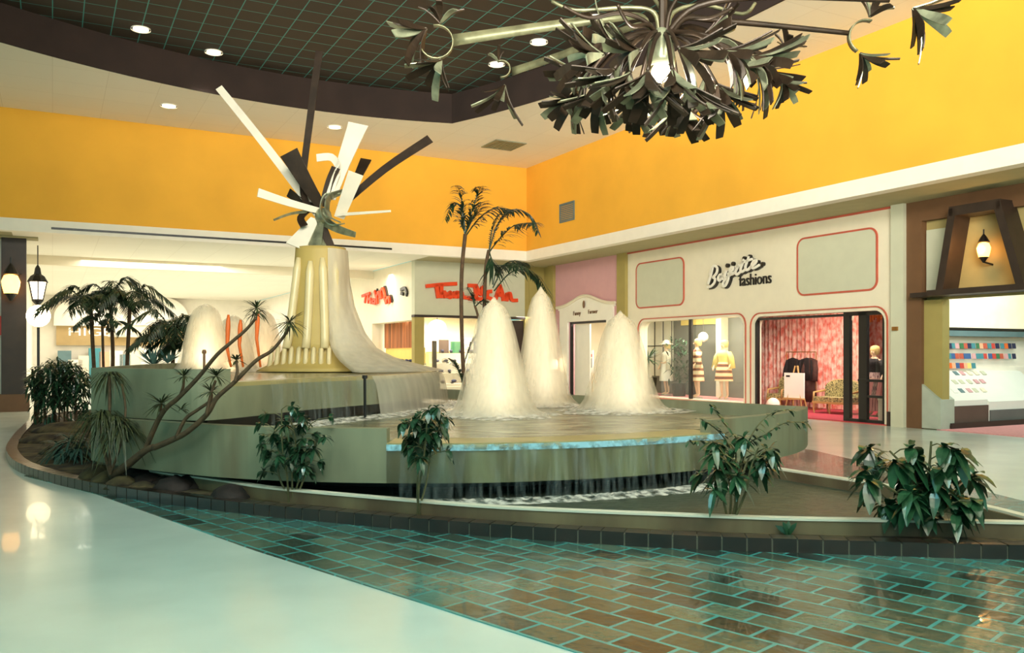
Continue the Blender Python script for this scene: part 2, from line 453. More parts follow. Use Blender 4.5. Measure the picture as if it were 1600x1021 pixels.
edgeA = [(p, 23.55-.036*(p-6.3)**2) for p in [10.32 - i*(17.3/24) for i in range(25)]]
edgeB = [(12.35-.02*(q-13)**2, q) for q in [3 + i*(19.9/20) for i in range(20)]]
rec = edgeB + edgeA + [(-7, 3.0)]
MP = MB(MATA)
struct(MB(MATA).plate([(-26, -9), (PY, -9), (PY, QY), (-26, QY)], [rec], HC, HC+.1, 'xy').build('ceiling', M['ceil'], loc=(0,0,0)))
rl = rec + [rec[0]]
struct(MB(MATA).strip(rl, HC-.004, HD, .04, 1).build('trim_1', M['darkedge'], loc=(0,0,0)))
struct(MB(MATA).plate(offset(rec, -.1, True), [], HD, HD+.1, 'xy').build('ceiling', M['dark'], loc=(0,0,0)))
# yellow bulkheads over the shops, white fascia below, taupe soffit behind
struct(MB(MATA).box(-26, PY+.3, QY, QY+.3, HY, HC).build('wall_back', M['yellow'], loc=(0,0,0)))
struct(MB(MATA).box(PY, PY+.3, -9, QY, HY, HC).build('wall_right', M['yellow'], loc=(0,0,0)))
f1 = MB(MATA); f1.box(-26, PY+.3, QY-.02, QY+.3, HS, HY); struct(f1.build('trim_2', M['white'], loc=(0,0,0)))
struct(MB(MATA).box(PY-.02, PY+.3, -9, QY-.02, HS, HY).build('trim_3', M['white'], loc=(0,0,0)))
x0 = Ap(80, 357, QY)[0]; x1 = Ap(612, 388, QY)[0]
struct(MB(MATA).box(x0, x1, QY-.035, QY-.02, 5.15, 5.21).build('trim_4', M['black'], loc=(0,0,0)))  # black strip painted in for the shadow gap in the fascia
struct(MB(MATB).box(9, -QY, PY+.3, PW+.6, HS, HS+.15).box(-QY, -QW-.3, PY+.3, PW+.6, HS, HS+.15).build('trim_5', M['taupe'], loc=(0,0,0)))
struct(MB(MATA).box(11.5, PY+.3, QY+.3, QW+.3, HS, HS+.15).build('trim_6', M['taupe'], loc=(0,0,0)))
struct(MB(MATA).box(-26, -1.0, QY+.3, QW+.3, HS, HS+.15).build('trim_7', M['taupe'], loc=(0,0,0)))
# corridor
struct(MB(MATA).box(-1.0, 11.5, QY+.3, 56, HS, HS+.15).build('ceiling', M['ceil'], loc=(0,0,0)))
struct(MB(MATA).box(-1.3, 11.8, 33.5, 33.8, HS-.32, HS).build('trim_8', M['cream'], loc=(0,0,0)))
struct(MB(MATA).box(-1.3, -1.0, QW, 56, 0, HS).build('wall_left', M['white'], loc=(0,0,0)))
struct(MB(MATA).box(-1.3, 13, 56, 56.3, 0, HS).build('wall_far', M['white'], loc=(0,0,0)))
struct(MB(MATA).box(-26, -3.2, QW, QW+.3, 0, HS).build('wall_shops', M['cream'], loc=(0,0,0)))
# vents
def vent(frame, x0, x1, z0, z1, y, name, label, m, horiz=False):
    t = thing(name, label, 'vent', frame @ (Vector(((x0+x1)/2, (z0+z1)/2, y)) if horiz else Vector(((x0+x1)/2, y, z0))))
    n = 9
    if horiz:
        MB(frame).plate([(x0,z0),(x1,z0),(x1,z1),(x0,z1)], [[(x0+.05,z0+.05),(x1-.05,z0+.05),(x1-.05,z1-.05),(x0+.05,z1-.05)]], y-.03, y, 'xy').build('frame', m, t)
        b = MB(frame)
        for i in range(n): a = x0+.05+(x1-x0-.1)*(i+.2)/n; b.box(a, a+(x1-x0)/n*.6, z0+.05, z1-.05, y-.02, y-.005)
        b.build('grille', m, t)
    else:
        MB(frame).plate([(x0,z0),(x1,z0),(x1,z1),(x0,z1)], [[(x0+.04,z0+.04),(x1-.04,z0+.04),(x1-.04,z1-.04),(x0+.04,z1-.04)]], y-.03, y).build('frame', m, t)
        b = MB(frame)
        for i in range(n): a = z0+.04+(z1-z0-.08)*(i+.2)/n; b.box(x0+.04, x1-.04, y-.02, y-.005, a, a+(z1-z0)/n*.6)
        b.build('grille', m, t)
c = [overhead(*q, HC) for q in ((752,229),(779,218),(821,224),(798,235))]
loc = [MATA.inverted() @ v for v in c]
vent(MATA, min(v.x for v in loc), max(v.x for v in loc), min(v.y for v in loc), max(v.y for v in loc), HC-.001, 'ceiling_vent', 'large square grey air grille in the white ceiling near the dark recess corner', M['vent'], True)
s0, z1_ = Bp(875, 320, PY); s1, z0_ = Bp(898, 342, PY)
vent(MATB, s0, s1, z0_-.03, z1_, PY-.001, 'wall_vent', 'small blue grey grille high on the yellow right wall', M['ventb'])
# recessed downlights
dl = thing('recessed_downlight', 'lit oval downlight nearest the left edge of the dark ceiling', 'ceiling light', overhead(220, 45, HD), 'downlights in the dark ceiling')
b = MB(Matrix.Translation(overhead(220,45,HD)))
b.lathe([(.22,-.03),(.22,0),(.17,0),(.17,-.03)], (0,0,0), 20, False); b.f.append(tuple())
b.f = [f for f in b.f if f]
b.build('ring', M['white'], dl)
MB(Matrix.Translation(overhead(220,45,HD))).lathe([(.17,-.02),(.17,-.006)], (0,0,0), 20).build('lens', M['downglow'], dl)
for px, py, z, lb in ((334,81,HD,'lit downlight in dark ceiling, second from the left'), (438,122,HD,'lit downlight in dark ceiling left of the tall sculpture blade'),
        (635,150,HD,'lit downlight in dark ceiling right of the sculpture, near its edge'), (842,65,HD,'lit downlight beyond the longest left chandelier arm'),
        (776,100,HD,'lit downlight behind the small curled chandelier arm'), (930,28,HD,'lit downlight close behind the chandelier centre'),
        (264,165,HC,'dim downlight in the white ceiling at the left'), (523,198,HC,'dim downlight in the white ceiling just above the sculpture')):
    dup(dl, overhead(px, py, z), label=lb, group='downlights in the dark ceiling' if z == HD else 'downlights in the white ceiling')
dk = MB(Matrix.Translation(overhead(530,135,HD))).lathe([(.16,-.02),(.16,0)], (0,0,0), 18).build('unlit_downlight', M['black']); tag(dk, 'unlit black round fitting in the dark ceiling right of the tall blade', 'ceiling light')
for px, py in ((334,81),(635,150),(842,65),(220,45)):
    v = overhead(px, py, HD); light('downlight_lamp', 'SPOT', v - Vector((0,0,.06)), 260, CREAM, v - Vector((0,0,5)), angle=1.6, radius=.12)
# ---------------------------------------------------------------- shop fronts on the right
def rrect(x0, x1, z0, z1, r, n=6, bottom=True):
    pts = []
    for cx, cz, a0, rr in ((x1-r, z1-r, 0, r), (x0+r, z1-r, 90, r), (x0+r, z0+r, 180, r), (x1-r, z0+r, 270, r)):
        if not bottom and a0 >= 180:
            pts.append((x0 if a0 == 180 else x1, z0)); continue
        for i in range(n+1):
            a = math.radians(a0 + 90*i/n); pts.append((cx + rr*math.cos(a), cz + rr*math.sin(a)))
    return pts
def moulding(mb, pts, y, w=.045, d=.03):
    o = offset(pts, w/2, True); i = offset(pts, -w/2, True)
    mb.plate(i if abs(area(i)) > abs(area(o)) else o, [o if abs(area(i)) > abs(area(o)) else i], y-d, y)
def area(p): return sum(a[0]*b[1]-b[0]*a[1] for a, b in zip(p, p[1:]+p[:1]))/2
sL, sR = Bp(981, 400)[0], Bp(1397, 400)[0]
wx0, wx1 = Bp(1000, 500)[0], Bp(1162, 500)[0]
dx0, dx1 = Bp(1177, 500)[0], Bp(1382, 500)[0]
WIN = rrect(wx0, wx1, .30, 2.71, .28, bottom=False); DOOR = rrect(dx0, dx1, 0.0, 2.68, .28, bottom=False)
baj = thing('fashion_shop_front', 'cream shop front with red mouldings, display window and wide doorway, right wall', 'shop front', MATB @ Vector(((sL+sR)/2, PW, 0)))
outer = [(sL, 0), (dx0-.0001, 0)] + [(dx0, 0)]
outline = [(sL,0),(dx0,0)] + [q for q in reversed(DOOR) if q[1] > .001] + [(dx1,0),(sR,0),(sR,HS),(sL,HS)]
# the doorway reaches the floor, so it is part of the outline; the display window is a hole
dpts = [q for q in DOOR if q[1] > .001]
dpts = sorted(dpts, key=lambda q: (q[0]))
left = [q for q in dpts if q[0] <= (dx0+dx1)/2]; right = [q for q in dpts if q[0] > (dx0+dx1)/2]
left = sorted(left, key=lambda q: (q[1], q[0])); right = sorted(right, key=lambda q: (-q[1], q[0]))
outline = [(sL,0),(dx0,0)] + left + right + [(dx1,0),(sR,0),(sR,HS),(sL,HS)]
MB(MATB).plate(outline, [WIN], PW, PW+.3).build('facade', M['cream'], baj)
mo = MB(MATB)
for a, b_ in (((995,412),(1069,476)), ((1247,362),(1371,452))):
    xa, za = Bp(a[0], 400)[0], 0; xb = Bp(b_[0], 400)[0]
    pr = rrect(xa, xb, 3.17, 4.62, .22)
    MB(MATB).plate(pr, [], PW-.02, PW).build('inset_panel', M['panel'], baj)
    moulding(mo, pr, PW)
moulding(mo, rrect(wx0-.09, wx1+.09, .25, 2.80, .34, bottom=False), PW, .03)
moulding(mo, rrect(dx0-.09, dx1+.09, 0.0, 2.77, .34, bottom=False), PW, .03)
mo.box(sL, sR, PW-.03, PW, HS-.05, HS-.003)
mo.build('moulding', M['redline'], baj)
MB(MATB).box(sL, dx0-.1, PW-.04, PW, 0, .13).build('plinth', M['brownwood'], baj); MB(MATB).box(dx1+.1, sR+.02, PW-.05, PW, 0, .33).build('plinth', M['brownwood'], baj)
# display window: platform, back wall, glass, mullion
MB(MATB).plate([(wx0-1.5,PW+.3),(-17.97,PW+.3),(-19.45,PW+1.69),(wx0-1.5,PW+1.69)], [], 0, .30, 'xy').build('display_platform', M['pinkcarp'], baj)
wm = Bp(1076, 500)[0]
MB(MATB).box(wm-.06, wm+.06, PW+.05, PW+.12, .30, 2.71).build('mullion', M['black'], baj)
MB(MATB).plate(offset(WIN, 0, True), [], PW+.14, PW+.15).build('window_glass', M['glass'], baj)
bk = PW+1.7
struct(MB(MATB).box(wx0-1.6, -19.45, bk, bk+.1, 0, 2.94).build('wall_display', mat('display backdrop', (96,96,86), .6, var=.1), loc=(0,0,0)))
bw0, bw1 = Bp(1012, 500, bk)[0], Bp(1052, 500, bk)[0]
b = MB(MATB); b.box(bw0, bw1, bk-.05, bk, .9, 3.0); b.build('pale_screen', M['panel'], baj)
b = MB(MATB)
for k in range(4): x = bw0+(bw1-bw0)*k/3; b.box(x-.015, x+.015, bk-.07, bk-.05, .9, 3.0)
b.box(bw0, bw1, bk-.07, bk-.05, 1.93, 1.96); b.build('screen_frame', M['black'], baj)
MB(MATB).box(Bp(1066,500,bk)[0], Bp(1128,500,bk)[0], bk-.06, bk, 2.62, 3.0).build('yellow_valance', mat('yellow valance', (214,190,100), .7), baj)
MB(MATB).box(Bp(1130,500,bk)[0], Bp(1136,500,bk)[0]+.05, bk-.3, bk, .3, 3.0).build('white_post', M['panel'], baj)
# interior of the fashion shop
struct(MB(MATB).box(-21.5, -13.16, PW, PW+4.6, 0, .03).build('floor', M['carpet'], loc=(0,0,0)))
struct(MB(MATB).box(-25, -13.16, PW+.3, PW+5, 2.95, 3.05).build('ceiling', M['white'], loc=(0,0,0)))
struct(MB(MATB).box(-13.16, -13.11, PW+.3, PW+7, 0, 4.9).build('wall_shop', M['brownwood'], loc=(0,0,0)))
struct(MB(MATB).hexa([(-17.95,PW+.3,0),(-17.90,PW+.3,0),(-19.36,bk,0),(-19.45,bk,0)], [(-17.95,PW+.3,2.95),(-17.90,PW+.3,2.95),(-19.36,bk,2.95),(-19.45,bk,2.95)]).build('wall_shop', M['cream'], loc=(0,0,0)))
cp = PW+3.3
vs = []; n = 150; xa, xb = Bp(1170, 500, cp)[0], Bp(1352, 500, cp)[0]
for i in range(n+1):
    x = xa + (xb-xa)*i/n; y = cp + .05*math.sin(i*1.15) + .02*math.sin(i*.37)
    vs += [(x, y, .04), (x, y, 2.94), (x, y+.02, .04), (x, y+.02, 2.94)]
fs = []
for i in range(n): a = i*4; fs += [(a,a+4,a+5,a+1), (a+2,a+3,a+7,a+6)]
tag(MB(MATB).add(vs, fs).build('curtain', M['curtain']), 'full height pink patterned curtain along the back of the fashion shop', 'curtain')
light('shop_light', 'AREA', MATB @ Vector(((dx0+dx1)/2-.4, PW+1.6, 2.9)), 230, (1,.86,.74), MATB @ Vector(((dx0+dx1)/2-.6, PW+2.6, 0)), 3, 1)
light('window_light', 'AREA', MATB @ Vector(((wx0+wx1)/2, PW+.45, 2.85)), 200, CREAM, MATB @ Vector(((wx0+wx1)/2, PW+1.0, 0)), 3, .4)
# door
dr = thing('shop_door', 'black framed glass door standing at the right of the fashion shop doorway', 'door', MATB @ Vector((Bp(1345,600)[0], PW+.1, 0)))
da, db = Bp(1321,600)[0], Bp(1379,600)[0]
fr = MB(MATB)
fr.box(da-.09, da+.09, PW+.03, PW+.14, 0.01, 2.67).box(Bp(1340,600)[0], Bp(1353,600)[0], PW+.03, PW+.12, .01, 2.66)
fr.box(da, db, PW+.03, PW+.12, 2.58, 2.67).box(da, db, PW+.03, PW+.12, 0.01, .1).box(Bp(1353,600)[0], db, PW+.04, PW+.12, .62, .68).box(db-.03, db+.02, PW+.03, PW+.12, .01, 2.6)
fr.build('frame', M['black'], dr)
MB(MATB).box(da+.09, db-.03, PW+.07, PW+.08, .1, 2.58).build('glass', M['glass'], dr)
MB(MATB).box(Bp(1340,600)[0], db, PW+.0, PW+.03, 1.0, 1.06).build('push_bar', M['black'], dr)
MB(MATB).box(dx0+.02, dx0+.1, PW+.05, PW+.15, .03, 2.64).box(dx0+.1, da-.09, PW+.05, PW+.15, 2.58, 2.64).build('door_track', M['black'], baj)
tag(MB(MATB).box(Bp(1354,600)[0], db-.05, PW+.4, PW+.9, .03, .55).box(Bp(1354,600)[0], db-.05, PW+.38, PW+.92, .55, .6).build('low_display_box', M['cream']), 'low beige display box behind the glass door', 'display box')
# signs: hand lettered script, drawn as strokes of real thickness
def strokes(mb, lst, conv, wpx, y0, y1, dx=0, dz=0, k=4):
    for st in lst:
        pts = [Vector((a, b_, 0)) for a, b_ in st]
        pts = smoothc(pts, k) if len(pts) > 2 else pts
        q = [Vector((*conv(p.x, p.y), 0)) for p in pts]
        q = [Vector((v.x+dx, v.y+dz)) for v in q]
        n = len(q); vs = []; fs = []; w = wpx
        for i in range(n):
            d = (q[min(i+1,n-1)] - q[max(i-1,0)]).normalized(); s = Vector((-d.y, d.x))*w/2
            if i == 0: q[i] = q[i]-d*w*.3
            if i == n-1: q[i] = q[i]+d*w*.3
            for sg, y in ((-1,y0),(1,y0),(1,y1),(-1,y1)):
                vs.append((q[i].x+s.x*sg, y, q[i].y+s.y*sg))
        for i in range(n-1):
            for e in range(4): fs.append((i*4+e, i*4+(e+1)%4, (i+1)*4+(e+1)%4, (i+1)*4+e))
        fs += [(3,2,1,0), tuple(range((n-1)*4, n*4))]
        mb.add(vs, fs)
cB = lambda x, y: Bp(1090+x/11.343, 380+y/11.343)
BJ = [[(255,560),(290,450),(340,405),(385,450),(370,540),(310,610)], [(310,610),(345,640),(330,710),(275,770),(215,785)], [(300,455),(270,570),(225,720)],
      [(470,560),(430,570),(400,630),(425,670),(465,620),(490,560)], [(490,560),(470,630),(505,640)],
      [(545,500),(520,590),(560,610)], [(585,540),(580,640),(540,740),(500,770),(490,710),(560,620),(650,540)],
      [(605,520),(660,480),(665,430),(625,450),(605,520),(640,560),(700,520)], [(765,400),(710,510),(735,560),(790,520)], [(720,430),(800,400)],
      [(860,300),(800,460),(825,515),(880,470)], [(950,250),(885,420),(915,485),(975,430)], [(830,350),(1000,290)],
      [(985,430),(1055,370),(1080,315),(1035,320),(995,400),(1030,450),(1130,395)]]
sg = thing('shop_sign', 'raised black and white script sign above the fashion shop, left of the large panel', 'sign', MATB @ Vector((Bp(1155,430)[0], PW, Bp(1155,452)[1])))
b = MB(MATB); strokes(b, BJ, cB, .075, PW-.06, PW-.003, .055, -.03); b.build('dark_lettering', M['black'], sg)
b = MB(MATB); strokes(b, BJ, cB, .065, PW-.10, PW-.06); b.build('white_lettering', M['white'], sg)
b = MB(MATB)
for x, y in ((555,400),(655,370),(855,275),(950,245),(1180,375)): cx, cz = cB(x, y); MB(MATB).plate([(cx+.06*math.cos(a*.7), cz+.06*math.sin(a*.7)) for a in range(9)], [], PW-.08, PW-.003).build('dot', M['black'], sg)
def text_mb(s, size, ext, shear=0, xs=1):
    cu = bpy.data.curves.new('t', 'FONT'); cu.body = s; cu.size = size; cu.extrude = ext; cu.shear = shear; cu.resolution_u = 3
    o = bpy.data.objects.new('t', cu); COL.objects.link(o)
    me = bpy.data.meshes.new_from_object(o.evaluated_get(bpy.context.evaluated_depsgraph_get()))
    r = ([v.co.copy() for v in me.vertices], [tuple(p.vertices) for p in me.polygons])
    bpy.data.objects.remove(o); bpy.data.curves.remove(cu); bpy.data.meshes.remove(me)
    w = max(v.x for v in r[0]) - min(v.x for v in r[0])
    return r[0], r[1], w
def put_text(frame, s, x0, x1, z, y, ext, name, m, parent, size=1.0, shear=0, hz=None, rise=0):
    vs, fs, w = text_mb(s, size, ext, shear); k = (x1-x0)/w; kz = hz/size*1.4 if hz else k
    mnx = min(v.x for v in vs)
    b = MB(frame); b.add([(x0+(v.x-mnx)*k, y-ext-v.z, z+v.y*kz+rise*(v.x-mnx)/w) for v in vs], fs)
    return b.build(name, m, parent)
xf0, xf1 = Bp(1156,440)[0], Bp(1206,440)[0]
put_text(MATB, 'fashions', xf0, xf1, 3.56, PW, .02, 'small_lettering', M['black'], sg, hz=.33)

# pink shop
pL, pR = Bp(868,500)[0], Bp(968,500)[0]; ax0, ax1 = Bp(877,500)[0], Bp(960,500)[0]; ox0, ox1 = Bp(889,500)[0], Bp(950,500)[0]
pk = thing('pink_shop_front', 'pink shop front with a white arched door surround, behind the fountain jets', 'shop front', MATB @ Vector(((pL+pR)/2, PW, 0)))
MB(MATB).plate([(pL,0),(ox0,0),(ox0,2.85),(ox1,2.85),(ox1,0),(pR,0),(pR,HS),(pL,HS)], [], PW, PW+.3).build('facade', M['pink'], pk)
cx = (ax0+ax1)/2; hw = (ax1-ax0)/2
arch = [(ax0-.1,3.3)] + [(cx + hw*1.05*t, 3.36 + .36*math.exp(-(t*1.9)**2)) for t in [-1+i*.1 for i in range(21)]] + [(ax1+.1,3.3),(ax1,3.3),(ax1,0),(ox1,0),(ox1,2.85),(ox0,2.85),(ox0,0),(ax0,0),(ax0,3.3)]
MB(MATB).plate(arch, [], PW-.08, PW).build('door_surround', M['white'], pk)
b = MB(MATB); q = [(cx + hw*1.1*t, PW-.10, 3.40 + .36*math.exp(-(t*1.9)**2)) for t in [-1+i*.1 for i in range(21)]]
b.tube(q, .06, 6); b.build('cornice', M['cream'], pk)
b = MB(MATB); b.ball((cx, PW-.12, 3.45), .09, 10, .6, .5, 1.6); b.build('ornament', M['brownfr'], pk)
put_text(MATB, 'Fanny', cx-.75, cx-.25, 3.08, PW-.08, .01, 'small_lettering', M['brownfr'], pk)
put_text(MATB, 'Farmer', cx+.25, cx+.85, 3.1, PW-.08, .01, 'small_lettering', M['brownfr'], pk)
MB(MATB).box(ox0, ox0+.08, PW+.05, PW+.15, 0.01, 2.85).box(ox0, ox1, PW+.05, PW+.15, 2.77, 2.85).build('door_frame', M['black'], pk)
MB(MATB).box(ox0+.1, ox0+1.1, PW+.2, PW+.26, .05, 2.75).build('white_panel', M['white'], pk)
struct(MB(MATB).box(pL-7, pR+.6, PW+2.2, PW+2.3, 0, 3).build('wall_shop', M['cream'], loc=(0,0,0)))
b = MB(MATB)
for k in range(16): x = ox0+1.3+k*.13; b.box(x, x+.05, PW+2.1, PW+2.14, 2.2, 2.9)
b.build('fringe_valance', M['teal'], pk)
ps = thing('framed_poster', 'small red and blue poster on an easel inside the pink shop doorway', 'poster', MATB @ Vector((Bp(918,580,PW+.8)[0], PW+.8, 0)))
xx = Bp(920,560,PW+.8)[0]
MB(MATB).box(xx-.28, xx+.28, PW+.8, PW+.83, .95, 1.8).build('board', M['paper'], ps)
MB(MATB).box(xx-.2, xx+.22, PW+.785, PW+.8, 1.55, 1.66).build('red_heading', M['red'], ps)
b = MB(MATB); b.box(xx-.18, xx-.02, PW+.785, PW+.8, 1.12, 1.48).box(xx+.02, xx+.2, PW+.785, PW+.8, 1.15, 1.5); b.build('blue_picture', M['navy'], ps)
MB(MATB).tube([(xx-.2,PW+.85,0),(xx-.05,PW+.85,1.7)], .02).tube([(xx+.2,PW+.85,0),(xx+.05,PW+.85,1.7)], .02).tube([(xx,PW+1.2,0),(xx,PW+.86,1.7)], .02).build('easel', M['wood'], ps)
light('pink_shop_light', 'AREA', MATB @ Vector(((ox0+ox1)/2, PW+1.2, 2.95)), 110, CREAM, MATB @ Vector(((ox0+ox1)/2, PW+1.2, 0)), 2, 1)
struct(MB(MATB).box(pL-7, pR+.3, PW+.3, PW+2.2, 2.98, 3.1).build('ceiling', M['white'], loc=(0,0,0)))
# columns between shops
for nm, a, b_, m in (('trim_9',860,868,'olive'),('trim_10',968,981,'olive'),('trim_11',1397,1417,'panel')):
    struct(MB(MATB).box(Bp(a,500)[0], Bp(b_,500)[0], PW-.12, PW+.3, 0, HS).build(nm, M[m], loc=(0,0,0)))
struct(MB(MATB).box(-QW-.1, Bp(862,500)[0], PW, PW+.3, 0, HS).build('wall_side', M['olive'], loc=(0,0,0)))
tag(MB(MATB).box(Bp(1401,500)[0], Bp(1409,500)[0], PW-.17, PW-.12, Bp(1405,517)[1], Bp(1405,511)[1]).build('thermostat', M['brass']), 'small brass box fixed on the pale pillar beside the fashion shop', 'fitting')
# wall lamp by the pink shop
def bulb_lamp(name, loc, label, cat, s=1.0, m='lampglow', group=None):
    t = thing(name, label, cat, loc, group); T = Matrix.Translation(Vector(loc))
    MB(T).lathe([(.10*s,0),(.13*s,.12*s),(.14*s,.2*s),(.10*s,.3*s),(.03*s,.32*s)], (0,0,0), 10).build('shade', M[m], t, True)
    MB(T).lathe([(.12*s,.32*s),(.07*s,.42*s),(.015*s,.5*s),(.015*s,.6*s)], (0,0,0), 10).build('cap', M['black'], t)
    MB(T).lathe([(.02*s,-.12*s),(.07*s,-.04*s),(.10*s,0)], (0,0,0), 10).build('base', M['black'], t)
    return t
v = MATB @ Vector((Bp(866,560,PW-.3)[0], PW-.3, 1.1)); t = bulb_lamp('wall_lamp', v, 'small lit wall lamp on the column left of the pink shop', 'wall lamp', 1.1)
MB(MATB).box(Bp(866,560,PW-.3)[0]-.02, Bp(866,560,PW-.3)[0]+.02, PW-.3, PW-.12, 1.0, 1.05).build('bracket', M['brass'], t)

# ---------------------------------------------------------------- greeting card shop at the far right
cf0 = Bp(1417,500)[0]; cf1 = cf0+9
card = thing('card_shop_front', 'brown framed shop front with tan posts at the right edge', 'shop front', MATB @ Vector((cf0+1, PW, 0)))
q0 = 12.1
c0 = Bp(1441,500)[0]; c1 = Bp(1463,500)[0]
MB(MATB).box(cf0, cf1, PW-.02, PW+.25, 4.6, HS).box(cf0, c0, PW-.02, PW+.25, 0, 4.6).build('frame', M['brownfr'], card)
MB(MATB).box(c0, c1+.1, PW+.06, PW+.3, 0, 2.85).build('post', M['olive'], card)
MB(MATB).box(c0, cf1, PW+.15, PW+.25, 2.85, 4.6).build('upper_panel', mat('tan upper panel', (176,156,100), .8, var=.04), card)
MB(MATB).box(c0+.03, Bp(1478,400)[0], PW+.10, PW+.15, 2.9, 4.4).build('pale_panel', M['panel'], card)
hp = 16.55
def HB(px, py, p=hp): return Bp(px, py, p)
zt = 4.70; zb = 3.02
tl = HB(1488, 330)[0]; tr = HB(1556, 330)[0]; bl = HB(1462, 440)[0]; brr = HB(1590, 440)[0]+.12
hood = thing('canopy_hood', 'dark tapered timber hood frame over the card counter', 'hood', MATB @ Vector(((tl+tr)/2, PW-.5, zb-.1)))
def beam(mb, x0, z0, x1, z1, w, y0, y1):
    mb.hexa([(x0-w/2,y0,z0),(x0+w/2,y0,z0),(x0+w/2,y1,z0),(x0-w/2,y1,z0)], [(x1-w/2,y0,z1),(x1+w/2,y0,z1),(x1+w/2,y1,z1),(x1-w/2,y1,z1)])
b = MB(MATB); beam(b, bl+.08, zb, tl, zt, .17, hp, PW+.08); b.build('side_board', M['brownwood'], hood)
b = MB(MATB); beam(b, brr-.08, zb, tr, zt, .17, hp, PW+.08); b.build('side_board', M['brownwood'], hood)
MB(MATB).box(tl-.08, tr+.08, hp, PW+.08, zt-.16, zt+.04).build('top_board', M['brownwood'], hood)
MB(MATB).box(HB(1450,440)[0], brr+.4, hp-.05, hp+.12, zb-.12, zb).box(HB(1436,440,PW)[0], brr+.4, hp+.12, PW+.12, zb-.12, zb-.02).build('shelf', M['brownwood'], hood)
v = MATB @ Vector((Bp(1537,392,PW-.15)[0], PW-.15, Bp(1537,402,PW-.15)[1])); t = bulb_lamp('wall_sconce', v, 'lit amber wall sconce framed by the dark timber hood', 'wall lamp', .95, 'warmglow')
MB(Matrix.Translation(v)).tube([(0,0,-.1),AV*.3+Vector((0,0,-.14))], .02).build('bracket', M['black'], t)
light('sconce_lamp', 'POINT', v + Vector((0,0,.15)) - AV*.18, 26, AMBER, radius=.06)
# behind the frame: lit fascia, rail, wall of cards, sloping counters
q1 = 13.04
def AX(px, q): return Ap(px, 500, q)[0]
lp = thing('lit_fascia', 'backlit cream fascia box above the card display', 'light box', MATA @ Vector((AX(1530,q1), q1, 2.1)))
zz = lambda py, px=1530, q=q1: Ap(px, py, q)[1]
MB(MATA).box(AX(1478,q1-.2), AX(1640,q1-.2), q1-.2, q1-.01, zz(513,q=q1-.2), zz(452,q=q1-.2)).build('panel', M['litpanel'], lp)
MB(MATA).box(AX(1462,q1-.25), AX(1640,q1-.2), q1-.26, q1-.05, zz(517,q=q1-.2), zz(513,q=q1-.2)).build('edge', M['black'], lp)
tag(MB(MATA).box(AX(1476,q1-.2), AX(1640,q1-.2), q1-.25, q1, zz(526,q=q1-.2), zz(517.5,q=q1-.2)).build('rail', M['bluebar']), 'long blue grey rail under the backlit fascia of the card shop', 'rail')
struct(MB(MATA).box(PW+.3, 24, q1, q1+.06, 0, HS-.02).build('wall_shop', M['cream'], loc=(0,0,0)))
struct(MB(MATA).box(23.4, 23.5, -8, 13.03, 0, HS).build('wall_shop_end', M['cream'], loc=(0,0,0)))
struct(MB(MATA).box(PW, 26, 4, q0, .001, .02).build('floor', M['pinkcarp'], loc=(0,0,0)))
rack = thing('card_rack', 'white stepped greeting card rack under the blue grey rail', 'rack', MATA @ Vector((AX(1530,12.95), 12.95, .5)))
rx0, rx1 = AX(1461, 12.9), AX(1640, 12.9)
b = MB(MATA)
for k in range(5): b.box(rx0, rx1, 12.99-.02*k, q1-.005, .5, 1.98-.16*k)
b.build('steps', M['white'], rack)
random.seed(5)
cm = ['red','peach','teal','navy','orange2','blue','green','pink','yel2','redline']
card0 = MB().box(-.07,.07,-.006,.006,0,.13).build('greeting_card', M['red'], loc=(0,0,0)); n = 0
ORD = ['first','second','third','fourth','fifth','sixth','seventh','eighth','ninth','tenth','eleventh','twelfth','thirteenth','fourteenth','fifteenth','sixteenth','seventeenth','eighteenth','nineteenth','twentieth']
CN = dict(red='red', peach='peach', teal='teal', navy='navy blue', orange2='orange', blue='blue', green='green', pink='pink', yel2='yellow', redline='brick red')
rowname = {0: 'top', 1: 'second', 2: 'third'}
for r in range(3):
    for i in range(20):
        px = 1465 + i*6.3 + random.uniform(-1,1)
        if r == 2 and 9 < i: continue
        o = card0 if n == 0 else card0.copy()
        if n: COL.objects.link(o); o.data = card0.data.copy()
        ck = random.choice(cm); o.data.materials[0] = M[ck]
        qq = 12.87-.03*r; py = (545, 561, 576)[r]
        p_, z_ = Ap(px, py, qq); o.location = PQ(p_, qq, z_); o.rotation_euler = (-.15, 0, ANG)
        tag(o, '%s greeting card, %s from the left in the %s row of the card rack' % (CN[ck], ORD[i], rowname[r]), 'card', 'greeting cards in the %s row' % rowname[r]); n += 1
        MB2 = None
counter = thing('card_counter', 'white sloping card counter with grey end panel and brown plinth', 'counter', MATA @ Vector((AX(1500,q0), q0+.3, 0)))
ex = AX(1485, q0); wx = AX(1543, q0)
MB(MATA).plate([(0,0)], [], 0, 0) if False else None
b = MB(MATA)
prof = [(q0, .10), (q0, .62), (q0+.12, .70), (q0+.75, 1.28), (q0+.85, 1.30), (q0+.85, .10)]
def extr(mb, prof, x0, x1):
    n = len(prof); vs = [(x0, y, z) for y, z in prof] + [(x1, y, z) for y, z in prof]
    fs = [tuple(range(n)), tuple(range(2*n-1, n-1, -1))] + [(i, (i+1) % n, n+(i+1) % n, n+i) for i in range(n)]
    mb.add(vs, fs)
extr(b, prof, ex, wx); b.build('sloping_top', M['paper'], counter)
b = MB(MATA); extr(b, [(y-.04, z-.05) for y, z in prof], wx+.005, AX(1640, q0)); b.build('sloping_top', M['paper'], counter)
